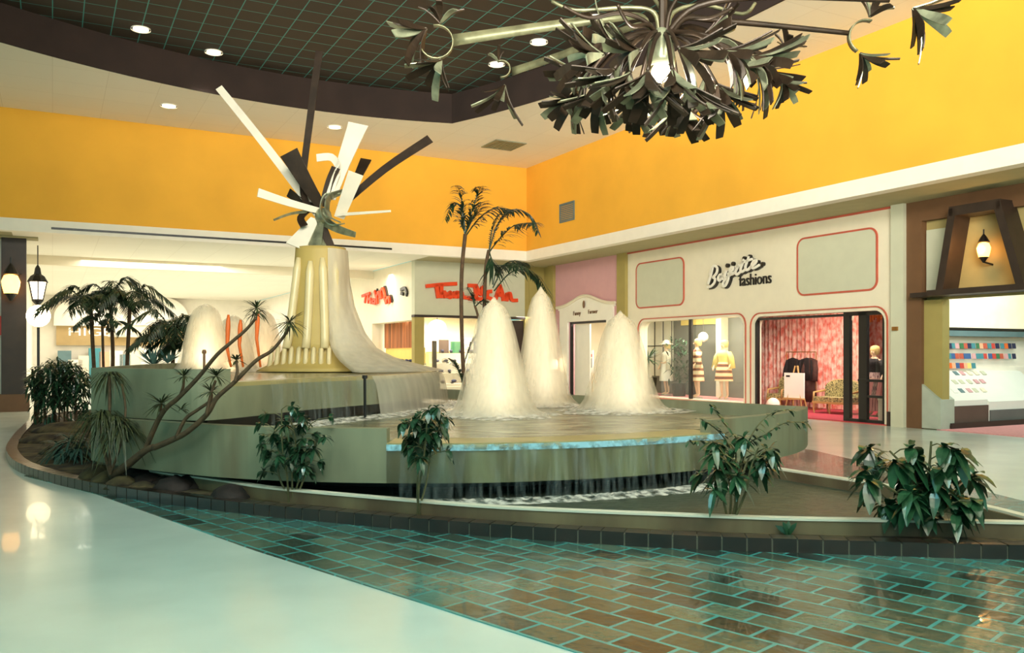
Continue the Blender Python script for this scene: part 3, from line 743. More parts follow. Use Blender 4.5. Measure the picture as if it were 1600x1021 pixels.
b = MB(MATA); extr(b, [(q0-.10, .02), (q0-.10, .66), (q0+.02,.74), (q0+.85, 1.36), (q0+.85, .02)], AX(1463,q0)-.0, ex-.005); b.build('end_panel', M['greyc'], counter)
MB(MATA).box(ex, wx-.01, q0-.03, q0, .12, .50).build('plinth_panel', M['brownc'], counter)
MB(MATA).box(wx+.01, AX(1640,q0), q0-.07, q0-.04, .12, .38).build('plinth_panel', mat('grey plinth', (104,104,100), .7), counter)
MB(MATA).box(PW+.3, AX(1640,q0), q0-.14, q0-.11, .02, .14).box(PW+.3, AX(1640,q0), q0-.11, q0+.2, .02, .10).build('kickboard', M['brownwood'], counter)
for k in range(24):
    px = 1494 + (k%8)*11 + random.random()*3; t_ = (k//8)/2.4+.08
    qq = q0+.16+t_*.5; z_ = .70+(qq-q0-.12)*.92+.01 - (.05 if px > 1540 else 0)
    p_ = AX(px, qq) ; o = card0.copy(); COL.objects.link(o); o.data = card0.data.copy(); o.data.materials[0] = M[random.choice(['paper','panel','cream','pink','bluebar','panel'])]
    o.location = PQ(p_, qq, z_); o.rotation_euler = (-.85, 0, ANG)
    tag(o, 'pale card on the sloping counter, %s from the left in the %s row' % (ORD[k%8], ('front','middle','back')[k//8]), 'card', 'cards on the sloping counter')
light('card_shop_light', 'AREA', PQ(19.2, 11.6, 3.6), 65, CREAM, PQ(19.4, 13.0, .9), 3, .8)

# ---------------------------------------------------------------- shoe shop beside the corridor
a0, a1 = Ap(648,500)[0], Ap(821,500)[0]; shoe = thing('shoe_shop_front', 'pale corner shop front with red script lettering behind the fountain', 'shop front', PQ(a0, QW, 0))
z_lo = Ap(700, 493)[1]
MB(MATA).box(a0, a1, QW, QW+.3, z_lo, HS).build('facade', M['panel'], shoe)
MB(MATA).box(a0, a0+.3, QW+.3, 36.5, 2.9, HS).box(a0, a0+.3, 33.7, 36.5, 0, 2.9).box(a0, a0+.3, QW+.3, 33.7, 0, 1.25).build('side_facade', M['cream'], shoe)
MB(MATA).box(a0-.02, a1, QW-.02, QW+.28, z_lo-.09, z_lo).build('lintel', M['brownwood'], shoe)
MB(MATA).box(a0, Ap(663,500)[0], QW+.01, QW+.3, 0, z_lo-.09).build('corner_post', M['olive'], shoe)
MB(MATA).box(Ap(820,500)[0], a1+.15, QW, QW+.3, 0, HS).build('end_post', M['olive'], shoe)
MB(MATA).box(Ap(663,500)[0], Ap(785,500)[0], QW, QW+.2, 0, .45).build('stall_riser', M['cream'], shoe)
MB(MATA).box(Ap(663,500)[0], Ap(785,500)[0], QW+.1, QW+.11, .45, z_lo-.1).build('window_glass', M['glass'], shoe)
MB(MATA).box(a1-2.0, a1-.9, QW+.1, QW+.2, 0, 2.7).box(a1-.85, a1-.02, QW+.1, QW+.2, 0, 2.95).build('door_leaves', M['brownwood'], shoe)
MB(MATA).box(a1-1.0, a1-.9, QW+.05, QW+.2, 0, 2.9).build('door_post', M['greyc'], shoe)
struct(MB(MATA).box(a0+1.65, a1+.2, QW+3.4, QW+3.5, 0, HS).build('wall_shop', M['cream'], loc=(0,0,0)))
struct(MB(MATA).box(a0+.3, a1+.2, QW+.3, QW+3.4, 3.15, 3.25).build('ceiling', M['white'], loc=(0,0,0)))
cA = lambda x, y: Ap(560+x/5.104, 400+y/5.104)
TM = [[(540,243),(650,230),(770,224)], [(615,238),(622,280),(630,330)], [(655,235),(655,330)], [(655,305),(680,290),(690,330)], [(725,295),(705,312),(725,332),(742,312),(725,295)],
      [(765,332),(765,292)], [(765,305),(785,292),(795,330)], [(795,305),(815,292),(828,330),(880,336)],
      [(875,238),(935,240)], [(925,245),(935,345)], [(935,250),(965,310),(985,245),(1000,345)], [(1050,285),(1025,290),(1022,330),(1055,345)],
      [(1085,350),(1105,290),(1120,240)], [(1120,240),(1140,300),(1150,352)], [(1095,315),(1145,312)], [(1175,355),(1180,305)], [(1180,318),(1200,300),(1215,352),(1255,356)], [(880,342),(1000,346)]]
ts = thing('script_sign', 'large orange red script lettering across the front of the corner shop', 'sign', MATA @ Vector((cA(900,300)[0], QW, cA(900,356)[1])))
b = MB(MATA); strokes(b, TM, cA, .135, QW-.12, QW-.01); b.build('lettering', M['orange'], ts)
SB = lambda x, y: Bp(560+x/5.104, 400+y/5.104, a0)
SS = [[(50,322),(110,300)], [(80,310),(72,370)], [(100,320),(98,375)], [(98,350),(118,345),(122,378)], [(140,350),(132,375),(155,378),(158,352),(140,350)], [(170,340),(172,378)], [(150,285),(165,330),(180,290),(195,335)],
      [(205,335),(200,290),(215,262),(232,330)], [(225,320),(240,375)], [(245,375),(250,340),(262,335),(270,372)]]
t2 = thing('side_sign', 'smaller orange script lettering with dark edges on the side wall of the corner shop', 'sign', MATB @ Vector((SB(160,330)[0], a0, SB(160,378)[1])))
b = MB(MATB); strokes(b, SS, SB, .11, a0-.14, a0-.07); b.build('lettering', M['orange'], t2)
b = MB(MATB); strokes(b, SS[6:], SB, .12, a0-.07, a0-.01, .1, .05); b.build('dark_edges', M['black'], t2)
t3 = MB(MATB); strokes(t3, [[(350,270),(380,258),(395,290),(392,312)], [(352,300),(365,305)]], SB, .12, a0-.08, a0-.01); tag(t3.build('shop_emblem', M['black']), 'small dark emblem on the side wall left of the shop corner', 'sign')
# drapes and goods in the side window
qa, qb = 29.4, 33.6
b = MB(MATB); n = 60; vs = []; fs = []
for i in range(n+1):
    s = -qb+(qb-qa)*i/n; y = a0+.5+.04*math.sin(i*1.4); vs += [(s,y,1.9),(s,y,2.9)]
for i in range(n): fs.append((2*i, 2*i+2, 2*i+3, 2*i+1))
tag(MB(MATB).add(vs, fs).build('drape', M['curt2']), 'brown and orange drape in the side window of the corner shop', 'curtain')
tag(MB(MATA).box(a0+.31, a0+.6, 29.35, 33.65, 1.25, 1.32).build('display_shelf', M['cream']), 'pale shelf below the brown orange drape', 'shelf')
tag(MB(MATB).box(-qb,-qa,a0+.56,a0+.58,1.32,1.9).build('yellow_panel', M['yel2']), 'pale yellow panel below the brown orange drape', 'panel')
shoeob = thing('shoe', 'shoe', 'shoe', (0,0,0))
MB().ball((0,.0,.045), .05, 10, 1.0, 2.4, .8).build('upper', M['navy'], shoeob, True)
MB().box(-.04,.04,-.12,.12,-.001,.012).box(-.03,.03,-.11,-.06,-.03,.0).build('sole', M['black'], shoeob)
sk = kids_of(shoeob); first = True
def put_shoe(v, rz, label, group, sc_=1.25):
    global first
    o = shoeob if first else copy_tree(shoeob, sk)
    first = False; o.location = v; o.rotation_euler = (0,0,rz); o.scale = (sc_,)*3; o['label'] = label; o['group'] = group
random.seed(9)
for i in range(7): put_shoe(PQ(a0+.42, 29.9+i*.5, 1.36), random.random()*3, 'shoe on the pale side window shelf, %s counted from the shop corner' % ORD[i], 'shoes in the side window')
st = thing('shoe_stand', 'tiered white stand in the front window of the corner shop', 'stand', PQ(a0+3.2, QW+1.2, 0))
for k in range(4): MB(MATA).box(a0+1.2, a0+4.6, QW+.5+.35*k, QW+.85+.35*k, 0, .55+.38*k).build('tier', M['cream' if k % 2 else 'white'], st)
MB(MATA).box(a0+1.2, a0+4.6, QW+1.84, QW+1.86, 1.69, 1.75).build('yellow_trim', M['yel2'], st)
for k in range(4):
    for i in range(8): put_shoe(PQ(a0+1.45+i*.4+random.uniform(-.05,.05), QW+.68+.35*k, .585+.38*k), random.uniform(-.6,.6), 'shoe, %s from the left on the %s tier of the white stand' % (ORD[i], ('lowest','second lowest','second highest','highest')[k]), 'shoes on the tiered stand', 1.35)
dp = thing('display_poster', 'dark and white picture boards standing on top of the tiered shoe stand', 'picture', PQ(a0+2.6, QW+1.8, 1.69))
random.seed(4)
for k in range(5):
    x = a0+1.7+k*.5; MB(MATA).box(x, x+.42, QW+1.74, QW+1.76, 1.70, 2.1+random.random()*.5).build('board', M[['brownc','green','multi','navy','peach'][k]], dp)
post = thing('display_column', 'slim dark post standing in the front window beside the corner post', 'post', PQ(Ap(679,560,QW+.6)[0], QW+.6, 0))
xx = Ap(678,560,QW+.45)[0]
MB(MATA).box(xx-.07, xx+.07, QW+.35, QW+.47, 0, 2.15).build('shaft', M['black'], post)
gl = bulb_lamp('globe_light', PQ(Ap(683,505,QW+1.2)[0], QW+1.2, 2.45), 'round white globe light in the front window of the corner shop', 'lamp', 1)
for ch in list(gl.children): bpy.data.objects.remove(ch)
T = Matrix.Translation(gl.location)
MB(T).ball((0,0,.2), .36, 14, sz=.9).build('globe', M['lampglow'], gl, True); MB(T).tube([(0,0,.5),(0,0,.7)], .02).build('rod', M['black'], gl)
light('shoe_shop_light', 'AREA', PQ(a0+3, QW+1.3, 3.1), 230, CREAM, PQ(a0+3, QW+1.3, 0), 4.5, 1.2)
light('side_window_light', 'AREA', PQ(a0-.4, 31.5, 4.6), 60, (1,.9,.7), PQ(a0+.5, 31.5, 2), .4, 3)
struct(MB(MATA).box(a0+1.5, a0+1.6, 32.55, 36.5, 0, 3.2).build('wall_shop', M['cream'], loc=(0,0,0)))
struct(MB(MATB).box(-22, -13.16, PW+5, PW+5.1, 0, 3).build('wall_shop', M['curtain'], loc=(0,0,0)))
struct(MB(MATA).box(a0+.3, a0+1.5, 33.72, 33.8, 0, 3.2).build('wall_shop', M['cream'], loc=(0,0,0)))
struct(MB(MATA).box(a0, a0+.3, 36.5, 56, 0, HS).build('wall_right', M['white'], loc=(0,0,0)))
struct(MB(MATA).box(a1+.16, PW-.01, QW, QW+.3, 0, HS).build('wall_corner', M['olive'], loc=(0,0,0)))

# ---------------------------------------------------------------- left side of the hall and corridor
lf = thing('dark_shop_front', 'dark brown pillared shop front at the left edge, under a taupe beam', 'shop front', PQ(Ap(26,500,QW-.5)[0], QW-.5, 0))
xa, xb = Ap(14,500,QW-.5)[0], Ap(41,500,QW-.5)[0]
MB(MATA).box(xb-.62, xb, QW-.5, QW-.1, .0, 5.0).build('pillar', M['brownwood'], lf)
MB(MATA).box(xb-.7, xb+.08, QW-.55, QW-.05, 0, .5).build('pillar_base', M['brownfr'], lf)
MB(MATA).box(-12, xb+.3, QW-.6, QW, 5.0, HS+.1).build('lintel', M['taupe'], lf)
MB(MATA).box(-12, xa-.02, QW+.4, QW+.5, 0, 5).build('window_wall', M['multi'], lf)
MB(MATA).box(xa-.5, xa+.12, QW-.4, QW-.36, 2.2, 2.75).build('red_notice', M['red'], lf)
wp = thing('white_pier', 'white square pier at the left mouth of the corridor', 'pillar', PQ(-1.6, QW+.5, 0))
MB(MATA).box(-2.0, -1.32, QW, QW+.8, 0, HS).build('shaft', M['white'], wp)
MB(MATA).box(-3.1, -2.05, QW+.5, QW+.6, 0, 2.9).build('dark_doorway', M['black'], wp)
tag(MB(MATA).box(-3.2, -2.0, QW+.45, QW+.5, 2.95, HS).build('fascia_board', M['cream']), 'cream board above the dark doorway next to the white pier', 'panel')
def lantern(v, label, s=1.0, chain=1.2):
    t = thing('lantern', label, 'lantern', v); T = Matrix.Translation(Vector(v))
    b = MB(T); b.lathe([(.10*s,.0),(.17*s,.34*s)], (0,0,0), 6); b.build('glass', M['lampglow'], t)
    b = MB(T)
    for k in range(6):
        a = math.pi*k/3; b.tube([(.105*s*math.cos(a),.105*s*math.sin(a),-.01),(.18*s*math.cos(a),.18*s*math.sin(a),.35*s)], .014*s, 4)
    b.lathe([(.03*s,-.12*s),(.11*s,-.03*s),(.11*s,0)], (0,0,0), 8); b.lathe([(.20*s,.34*s),(.13*s,.46*s),(.07*s,.5*s),(.05*s,.62*s),(.015*s,.68*s)], (0,0,0), 8)
    b.build('cage', M['black'], t)
    MB(T).tube([(0,0,.66*s),(0,0,.66*s+chain)], .012*s, 4).build('chain', M['black'], t)
    return t
lantern(P(59, 468, 25.6), 'black hanging lantern with lit glass beside the white pier', 1.5, .62)
t = bulb_lamp('porch_lamp', P(17, 459, 24.2), 'amber lit porch lamp on the dark pillar at the left edge', 'wall lamp', 1.7, 'warmglow')
MB(Matrix.Translation(P(17,459,24.2))).tube([(0,0,.5),(.0,.5,.6)], .02).build('bracket', M['black'], t)
g = thing('globe_lamp', 'glowing white globe lamp below the black lantern', 'lamp', P(60, 494, 23.5)); T = Matrix.Translation(g.location)
MB(T).ball((0,0,0), .30, 14).build('globe', M['lampglow'], g, True); MB(T).tube([(0,0,-.3),(0,0,-g.location.z)], .035).build('pole', M['black'], g)
# department store at the end of the corridor
far = thing('department_store_front', 'beige store front with white arches and pale capital letters far down the corridor', 'shop front', PQ(4, 55.9, 0))
fx = lambda px: Ap(px, 520, 55.8)[0]
fz = lambda py, px=160: Ap(px, py, 55.8)[1]
MB(MATA).box(fx(88), fx(330), 55.75, 56, fz(540), fz(500)).build('sign_band', M['facade'], far)
for k, (a, b_, top) in enumerate(((84,166,468),(168,232,490),(206,292,462))):
    xa_, xb_ = fx(a), fx(b_); r = (xb_-xa_)/2; zc = fz(top)-r*.8
    pts = [(xa_, zc-.5)] + [((xa_+xb_)/2 - r*math.cos(math.pi*i/14), zc + r*.8*math.sin(math.pi*i/14)) for i in range(15)] + [(xb_, zc-.5)]
    pin = [((x-(xa_+xb_)/2)*.86+(xa_+xb_)/2, (z-zc)*.86+zc-.05) for x, z in pts]
    MB(MATA).plate(pts, [], 55.45-.1*k, 55.74).build('arch', M['white' if k != 1 else 'cream'], far)
put_text(MATA, 'HIGBEE', fx(107), fx(206), fz(525.5), 55.15, .04, 'lettering', M['paper'], far, hz=fz(513)-fz(525.5))
random.seed(12)
for k in range(9):
    a = 90 + k*16; x = fx(a); MB(MATA).box(x, x+.55+random.random()*.3, 55.2, 55.7, 0, 1.2+random.random()*1.0).build('display_bay', M[['bluebar','white','cream','teal','peach','white','bluebar','cream','white'][k]], far)
# ---------------------------------------------------------------- fountain
MIDF = [(-5.4,11.0),(-4.6,10.3),(-3.9,9.85),(-3.17,9.45),(-2.3,9.17),(-1.32,9.04),(-.3,9.07),(.74,9.32),(1.5,9.65),(2.25,10.1)]
MIDR = [(2.25,10.1),(3.1,10.85),(3.7,11.5),(4.15,12.2),(4.45,12.9)]
MIDB = [(4.45,12.9),(3.7,13.8),(2.6,15.1),(1.0,16.8),(-.9,18.8),(-3.5,20.4),(-6,20.4),(-7.1,17),(-6.3,14),(-5.4,11.0)]
sm = lambda pts, k=5: [(v.x, v.y) for v in smoothc([(a, b, 0) for a, b in pts], k)]
F1, F2, F3 = sm(MIDF), sm(MIDR), sm(MIDB)
mid = F1 + F2[1:] + F3[1:-1]
fo = thing('fountain', 'large tiered concrete fountain with a fluted tower, centre of the hall', 'fountain', (-1, 13, 0))
MB().plate(mid, [], .29, .66, 'xy').build('middle_basin', M['concrete'], fo)
inn = offset(mid, .55, True)
if abs(area(inn)) > abs(area(mid)): inn = offset(mid, -.55, True); SG = -1
else: SG = 1
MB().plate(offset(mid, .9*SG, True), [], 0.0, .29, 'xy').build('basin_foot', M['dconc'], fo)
MB().plate(offset(mid, .5*SG, True), [], .66, .70, 'xy').build('basin_water', M['water'], fo, False)
fi = [i for i, q in enumerate(F1) if q[0] > -1.36][0]
sill = [(F1[i]) for i in range(fi, len(F1))] + F2[1:3]
MB().strip(sill, .66, .712, .55, SG).build('spillway_sill', M['concrete_in'], fo)
MB().strip(sill, .292, .665, .015, -SG).build('spillway_face', M['wetwall'], fo)
lft = F1[:fi+1]
MB().strip(lft, .66, .865, .16, SG).build('left_parapet', M['concrete'], fo)
MB().strip(F2[1:] + F3[1:-9], .66, .865, .16, SG).build('right_parapet', M['concrete'], fo)
UPF = [(-5.4,11.0),(-4.6,10.42),(-4.0,10.1),(-3.6,10.02),(-3.35,10.45),(-3.15,11.0),(-2.9,11.8),(-2.5,12.6),(-2.1,13.4),(-1.75,14.5),(-1.5,15.7),(-1.42,16.9)]
UPB = [(-1.42,16.9),(-1.9,18.2),(-3.2,19.5),(-5.5,19.6),(-6.7,17.3),(-6.2,14),(-5.4,11.0)]
U1, U2 = sm(UPF), sm(UPB)
up = U1 + U2[1:-1]
MB().plate(up, [], .875, 1.26, 'xy').build('upper_basin', M['concrete'], fo)
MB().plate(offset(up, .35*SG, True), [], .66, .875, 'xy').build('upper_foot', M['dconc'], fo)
MB().plate(offset(up, .3*SG, True), [], 1.26, 1.30, 'xy').build('upper_water', M['water'], fo)
ui = [i for i, q in enumerate(U1) if q[1] > 10.3 and q[0] > -3.5][0]
MB().strip(U1[:ui+1], 1.26, 1.475, .14, SG).build('upper_parapet', M['concrete'], fo)
MB().strip(U2[10:], 1.26, 1.475, .14, SG).build('upper_parapet', M['concrete'], fo)
MB().strip(U1[ui:], 1.26, 1.312, .30, SG).build('upper_sill', M['concrete_in'], fo)
# lower pool with a pale coping
RIM = [(-5.6,11.6),(-4.4,10.45),(-3.7,9.96),(-3.2,9.6),(-2.54,9.1),(-1.26,8.46),(-.30,8.03),(.5,7.8),(1.36,7.61),(2.3,7.42),(3.1,7.34),(3.9,7.28),(4.5,7.25),(4.55,7.6),(4.42,8.3),(4.2,9.15),(3.75,10.0),(3.47,10.5),(3.18,11.1)]
R1 = sm(RIM, 5)
MB().strip(R1, 0, .215, .12, SG).build('pool_wall', M['poolwall'], fo)
MB().strip(offset(R1, -.01*SG), .215, .235, .10, SG).build('pool_coping', M['rimlight'], fo)
pw = offset(R1, .06*SG) + [(4.0,13.0),(0,16),(-5,13)]
MB().plate(pw, [], .0, .11, 'xy').build('pool_water', M['pool'], fo)
# fluted tower: profile by height and direction
TC = Vector((-3.8, 17.0, 1.30))
hz = lambda py: EYE - (py-HORIZON)/F*17.0 - 1.30
rt = [(hz(577), 1.2), (hz(572), .98), (hz(565), .85), (hz(552), .68), (hz(529), .545), (hz(486), .52), (hz(440), .51), (hz(388), .50)]
lt = [(hz(577), 1.25), (hz(570), .95), (hz(545), .72), (hz(500), .60), (hz(440), .53), (hz(388), .48)]
rt = sorted(rt); lt = sorted(lt)
n = 48; zs = [hz(580) + (hz(388)-hz(580))*i/30 for i in range(31)]
vs = []; fs = []
for z in zs:
    for k in range(n):
        a = 2*math.pi*k/n; w = (1+math.cos(a))/2
        r = lerp_tab(lt, z)*(1-w) + lerp_tab(rt, z)*w
        fr_ = max(0, -math.sin(a))
        r = r*(1-.25*fr_**2*(1 if z < hz(545) else .4))
        vs.append(TC + Vector((r*math.cos(a), r*math.sin(a), z)))
for i in range(30):
    for k in range(n): fs.append((i*n+k, i*n+(k+1)%n, (i+1)*n+(k+1)%n, (i+1)*n+k))
fs += [tuple(range(n-1,-1,-1)), tuple(range(30*n, 31*n))]
tw = MB().add(vs, fs).build('tower', M['tower'], fo, True)
for k, px in enumerate((473, 493, 511, 528)):
    x = (px-500)/78.8; top = (406, 412, 407, 411)[k]
    b = MB(Matrix.Translation(TC)); pr = []
    for j in range(9):
        z = hz(545) + (hz(top)-hz(545))*j/8; r = lerp_tab(lt, z)*.5+lerp_tab(rt, z)*.5
        y = -math.sqrt(max(.01, (r*.93)**2 - (x*.9)**2)) + .01
        xs_ = x*(1+.55*(1-j/8)) if px < 520 else x*(1+.15*(1-j/8))
        pr.append(((xs_, y, z), .085 if j < 8 else .045))
    b.tube([p for p, _ in pr], [r for _, r in pr], 8); b.build('flute', M['rib'], tw, True)
for k in range(9):
    x = -.86 + k*.145
    b = MB(Matrix.Translation(TC)); y0 = -math.sqrt(max(.04, .66**2-(x*.6)**2)) 
    b.tube([(x*1.04, y0-.02, hz(578)), (x*1.01, y0+.02, hz(560)), (x, y0+.05, hz(546)), (x, y0+.10, hz(542))], [.05,.05,.045,.02], 7); b.build('lower_flute', M['rib'], tw, True)
# sheet of water sliding off the right of the tower
so = sorted([(hz(580), 2.5), (hz(576), 2.35), (hz(570), 1.95), (hz(560), 1.5), (hz(545), 1.12), (hz(520), .88), (hz(480), .68), (hz(440), .58), (hz(392), .54)])
vs = []; fs = []; zz_ = [hz(579) + (hz(392)-hz(579))*(i/26) for i in range(27)]; m = 22
for layer in (0, -.10, -.22, -.36):
    b0 = len(vs)
    for z in zz_:
        r = max(lerp_tab(so, z) + layer, lerp_tab(rt, z)+.02)
        for k in range(m+1):
            a = math.radians(-62 + 150*k/m); vs.append(TC + Vector((r*math.cos(a), r*math.sin(a), z)))
    for i in range(26):
        for k in range(m): q = b0+i*(m+1)+k; fs.append((q, q+1, q+m+2, q+m+1))
tag(MB().add(vs, fs).build('water_sheet', M['sheet'], smooth=True), 'white sheet of water sweeping down the right side of the fluted tower', 'water')
# spillway water
def fall(path, z1, z0, out, name, label, th, m='fall', flare=.0):
    n_ = len(path); o1 = path; o2 = offset(path, -out*SG)
    vs = []; fs = []; K = 5
    for i in range(n_):
        for k in range(K+1):
            t = k/K; z = z1 + (z0-z1)*t; w = t**.5
            vs.append((o1[i][0]+(o2[i][0]-o1[i][0])*w, o1[i][1]+(o2[i][1]-o1[i][1])*w, z))
    for i in range(n_-1):
        for k in range(K): q = i*(K+1)+k; fs.append((q, q+1, q+K+2, q+K+1))
    return tag(MB().add(vs, fs).build(name, M[m], smooth=True), label, 'water')
random.seed(3)
def foam_band(path, z, w, h, name, label, m='foam'):
    b = MB(); pts = smoothc([(a, b_, 0) for a, b_ in path], 5)
    n_ = len(pts); vs = []; fs = []
    for i, p in enumerate(pts):
        d = (pts[min(i+1,n_-1)]-pts[max(i-1,0)]).normalized(); s = Vector((-d.y, d.x, 0))
        for k in range(6):
            t = k/5; hh = h*math.sin(math.pi*t)*(0.5+random.random()*.8) ; vs.append(p + s*w*(t-.5)*(1+random.random()*.3) + Vector((0,0,z+hh)))
    for i in range(n_-1):
        for k in range(5): q = i*6+k; fs.append((q, q+1, q+7, q+6))
    return tag(b.add(vs, fs).build(name, M[m], smooth=True), label, 'foam')
fall(offset(sill, -.015*SG), .713, .11, .07, 'waterfall', 'thin falling water over the wide front spillway', .01)
tag(MB().strip(offset(sill, -.02*SG), .635, .70, .012, -SG).build('lip_foam', M['lipfoam']), 'bright bluish line of water along the top of the front spillway', 'foam')
foam_band(offset(sill, -.14*SG), .112, .34, .03, 'foam', 'line of white foam in the low pool under the front spillway', 'ripple')
usill = U1[ui+6:]
fall(offset(usill, -.015*SG), 1.314, .70, .05, 'waterfall', 'water trickling over the curved lip of the upper basin', .01)
fall(offset(U1[-17:], -.02*SG), 1.316, .70, .16, 'waterfall', 'bright white water pouring off the right end of the upper basin', .01, 'sheet')
foam_band(offset(usill, -.22*SG), .702, .5, .03, 'foam', 'line of white foam under the curved lip of the upper basin', 'ripple')
# tall water jets
def jet(px, base_py, top_py, halfpx, name_label, ring=1.5, Y=None, zb=.70, lean=0, m='jet', power=150, col=CREAM, group=None, tip=.06):
    if Y is None: Y = (EYE-zb)*F/(base_py-HORIZON)
    c = Vector(((px-800)/F*Y, Y, zb)); H = (EYE-(top_py-HORIZON)/F*Y)-zb; R = halfpx/F*Y
    t = thing('water_jet', name_label, 'water jet', c, group)
    T = Matrix.Translation(c); vs = []; fs = []; n_ = 28
    for s in (1.0, .9, .8, .69, .58, .46, .34, .22, .11):
        b0 = len(vs); K = 16
        for i in range(K+1):
            z = i/K; hh = H*(1-.10*(1-s)*0)*(.45+.55*(s**.35)) if s < .2 else H*(1-.05*s)
            r = R*s*((1-z)**.55)*(1-.12*math.sin(math.pi*z)) + tip*s
            if z < .12: r += R*s*.28*((.12-z)/.12)**2
            for k in range(n_):
                a = 2*math.pi*k/n_; rr = r*(1+.05*math.sin(a*5+s*9)+.03*math.sin(a*11+s*4))
                vs.append(T @ Vector((rr*math.cos(a)+lean*z, rr*math.sin(a), z*hh)))
        for i in range(K):
            for k in range(n_): fs.append((b0+i*n_+k, b0+i*n_+(k+1)%n_, b0+(i+1)*n_+(k+1)%n_, b0+(i+1)*n_+k))
    MB().add(vs, fs).build('spray', M[m], t, True)
    vs = []; fs = []; n2 = 32
    for j, (s, h) in enumerate(((.5,.10),(.9,.07),(1.2,.035),(ring,.006))):
        for k in range(n2):
            a = 2*math.pi*k/n2; w = s*R*(1+.12*math.sin(a*3+px)+.07*math.sin(a*7)); vs.append(T @ Vector((w*math.cos(a)*1.15, w*math.sin(a), h)))
    for j in range(3):
        for k in range(n2): fs.append((j*n2+k, j*n2+(k+1)%n2, (j+1)*n2+(k+1)%n2, (j+1)*n2+k))
    MB().add(vs, fs).build('splash', M['ripple'], t, True)
    if power: light('fountain_lamp', 'SPOT', c + Vector((.3,-1.7 if zb < 1 else -1.1,.04)), power, col, c + Vector((0,0,H*.55)), angle=1.3, blend=1, radius=.12)
    return t
jet(772, 650, 462, 58, 'tall white fountain jet at the left of the three front jets', 1.6)
jet(845, 634, 446, 42, 'tallest white fountain jet in the middle of the three front jets', 1.6)
jet(969, 643, 484, 58, 'broad white fountain jet at the right, before the pink shop', 1.6)
jet(322, 577, 474, 34, 'broad warm lit jet at the left end behind the upper wall', 1.2, 16.5, 1.30, power=190, col=(1,.85,.6), tip=.14)
jet(365, 577, 492, 30, 'middle orange lit jet behind the upper wall', 1.2, 17.4, 1.30, power=110, col=(1,.7,.4), tip=.12)
jet(412, 577, 484, 30, 'orange lit jet just left of the fluted tower', 1.2, 18.4, 1.30, power=110, col=(1,.7,.4), tip=.12)
for px, a, b_ in ((361,545,492),(380,540,500),(407,530,488)):  # orange streaks of the lamplit jets, built as solid stems
    pts = [P(px-4+ (1-i/5)*-2, a+(b_-a)*i/5, 15.9) for i in range(6)]
    c0_ = P(px, 574, 15.9)
    tag(MB().tube([c0_]+pts, [.02,.03,.035,.04,.045,.04,.02], 6).build('lamp_stem', M['orange2'], smooth=True), {361:'left',380:'middle',407:'right'}[px]+' of the three slim orange lamp stems before the warm jets', 'nozzle')
# slim black rod in the middle basin
tag(MB().tube([P(570.5, 654, 12.6), P(570, 592, 12.6)], .022, 6).lathe([(.04,0),(.04,.05)], P(570,592,12.6), 8).build('water_gauge_rod', M['black']), 'slim black upright rod in the water before the upper basin', 'rod')
tag(MB().tube([P(319, 576, 12.5)-Vector((0,0,.1)), P(319, 553, 12.5)], .018, 6).lathe([(.03,0),(.035,.03),(.02,.06)], P(319,553,12.5), 8).build('small_spray_head', M['brownfr']), 'short brown spray head on the upper wall, left of the tower', 'nozzle')

# ---------------------------------------------------------------- planter: brick curb, soil, rocks
CURB = [(6.4,6.95),(5.2,6.88),(4.0,6.87),(2.56,7.06),(1.30,7.27),(-.29,7.76),(-1.5,8.25),(-3.0,8.95),(-4.84,10.1),(-6.7,11.8),(-7.98,13.56),(-8.95,15.3),(-10.1,17.6),(-11.4,20.4),(-12.0,22.6),(-11.3,24.2),(-9.6,24.6)]
C1 = sm(CURB, 14)
soil = thing('planter_bed', 'long curved planting bed edged with dark glazed brick around the fountain', 'planter', (-3, 9.5, 0))
ins = offset(C1, .07*SG*-1)
test = offset(C1, .1)
SC = 1 if (test[100][1] > C1[100][1]) else -1
ins = offset(C1, .07*SC)
MB().plate(offset(C1, .1*SC) + [(-7.5,21.5),(-5.5,14),(-4.6,11.2),(-2.6,9.4),(-.3,8.3),(2,7.8),(4.5,7.45),(6.4,7.45)], [], .0, .095, 'xy').build('soil', M['soil'], soil)
MB().strip(C1, 0, .108, .14, SC).build('mortar', M['mortar'], soil)
L_ = [0.0]
for a, b_ in zip(C1, C1[1:]): L_.append(L_[-1] + math.hypot(b_[0]-a[0], b_[1]-a[1]))
def at_len(d):
    for i in range(len(C1)-1):
        if L_[i+1] >= d:
            t = (d-L_[i])/(L_[i+1]-L_[i]); return Vector((C1[i][0]+(C1[i+1][0]-C1[i][0])*t, C1[i][1]+(C1[i+1][1]-C1[i][1])*t, 0))
    return Vector((*C1[-1], 0))
b = MB(); d = 0
while d < L_[-1]-.2:
    p, q = at_len(d+.005), at_len(d+.195); n_ = Vector((-(q-p).y, (q-p).x, 0)).normalized()*SC
    b.hexa([p-n_*.012, q-n_*.012, q+n_*.15, p+n_*.15], [v+Vector((0,0,.125)) for v in (p-n_*.012, q-n_*.012, q+n_*.15, p+n_*.15)]); d += .203
b.build('brick_edging', M['curb'], soil)
random.seed(21)
rk = [(203,745,.13),(222,752,.15),(237,741,.16),(232,757,.13),(257,759,.10),(268,752,.14),(285,757,.12),(272,765,.13),(296,762,.15),(318,758,.09),(331,760,.10),(358,780,.13),(410,770,.12),(240,735,.12),(270,740,.09)]
lab = ['behind the foot of the leaning branches','at the foot of the leaning branches','flat topped, against the basin wall','low, near the brick edge','small, between larger rocks','in the middle of the rock pile','at the right of the rock pile','front of the rock pile by the brick edge','rounded, right end of the rock pile','small, beside the rounded one','small, last before the gap','alone near the brick edge','alone beside the slender tree clump','rearmost by the basin wall','small, rearmost at the right']
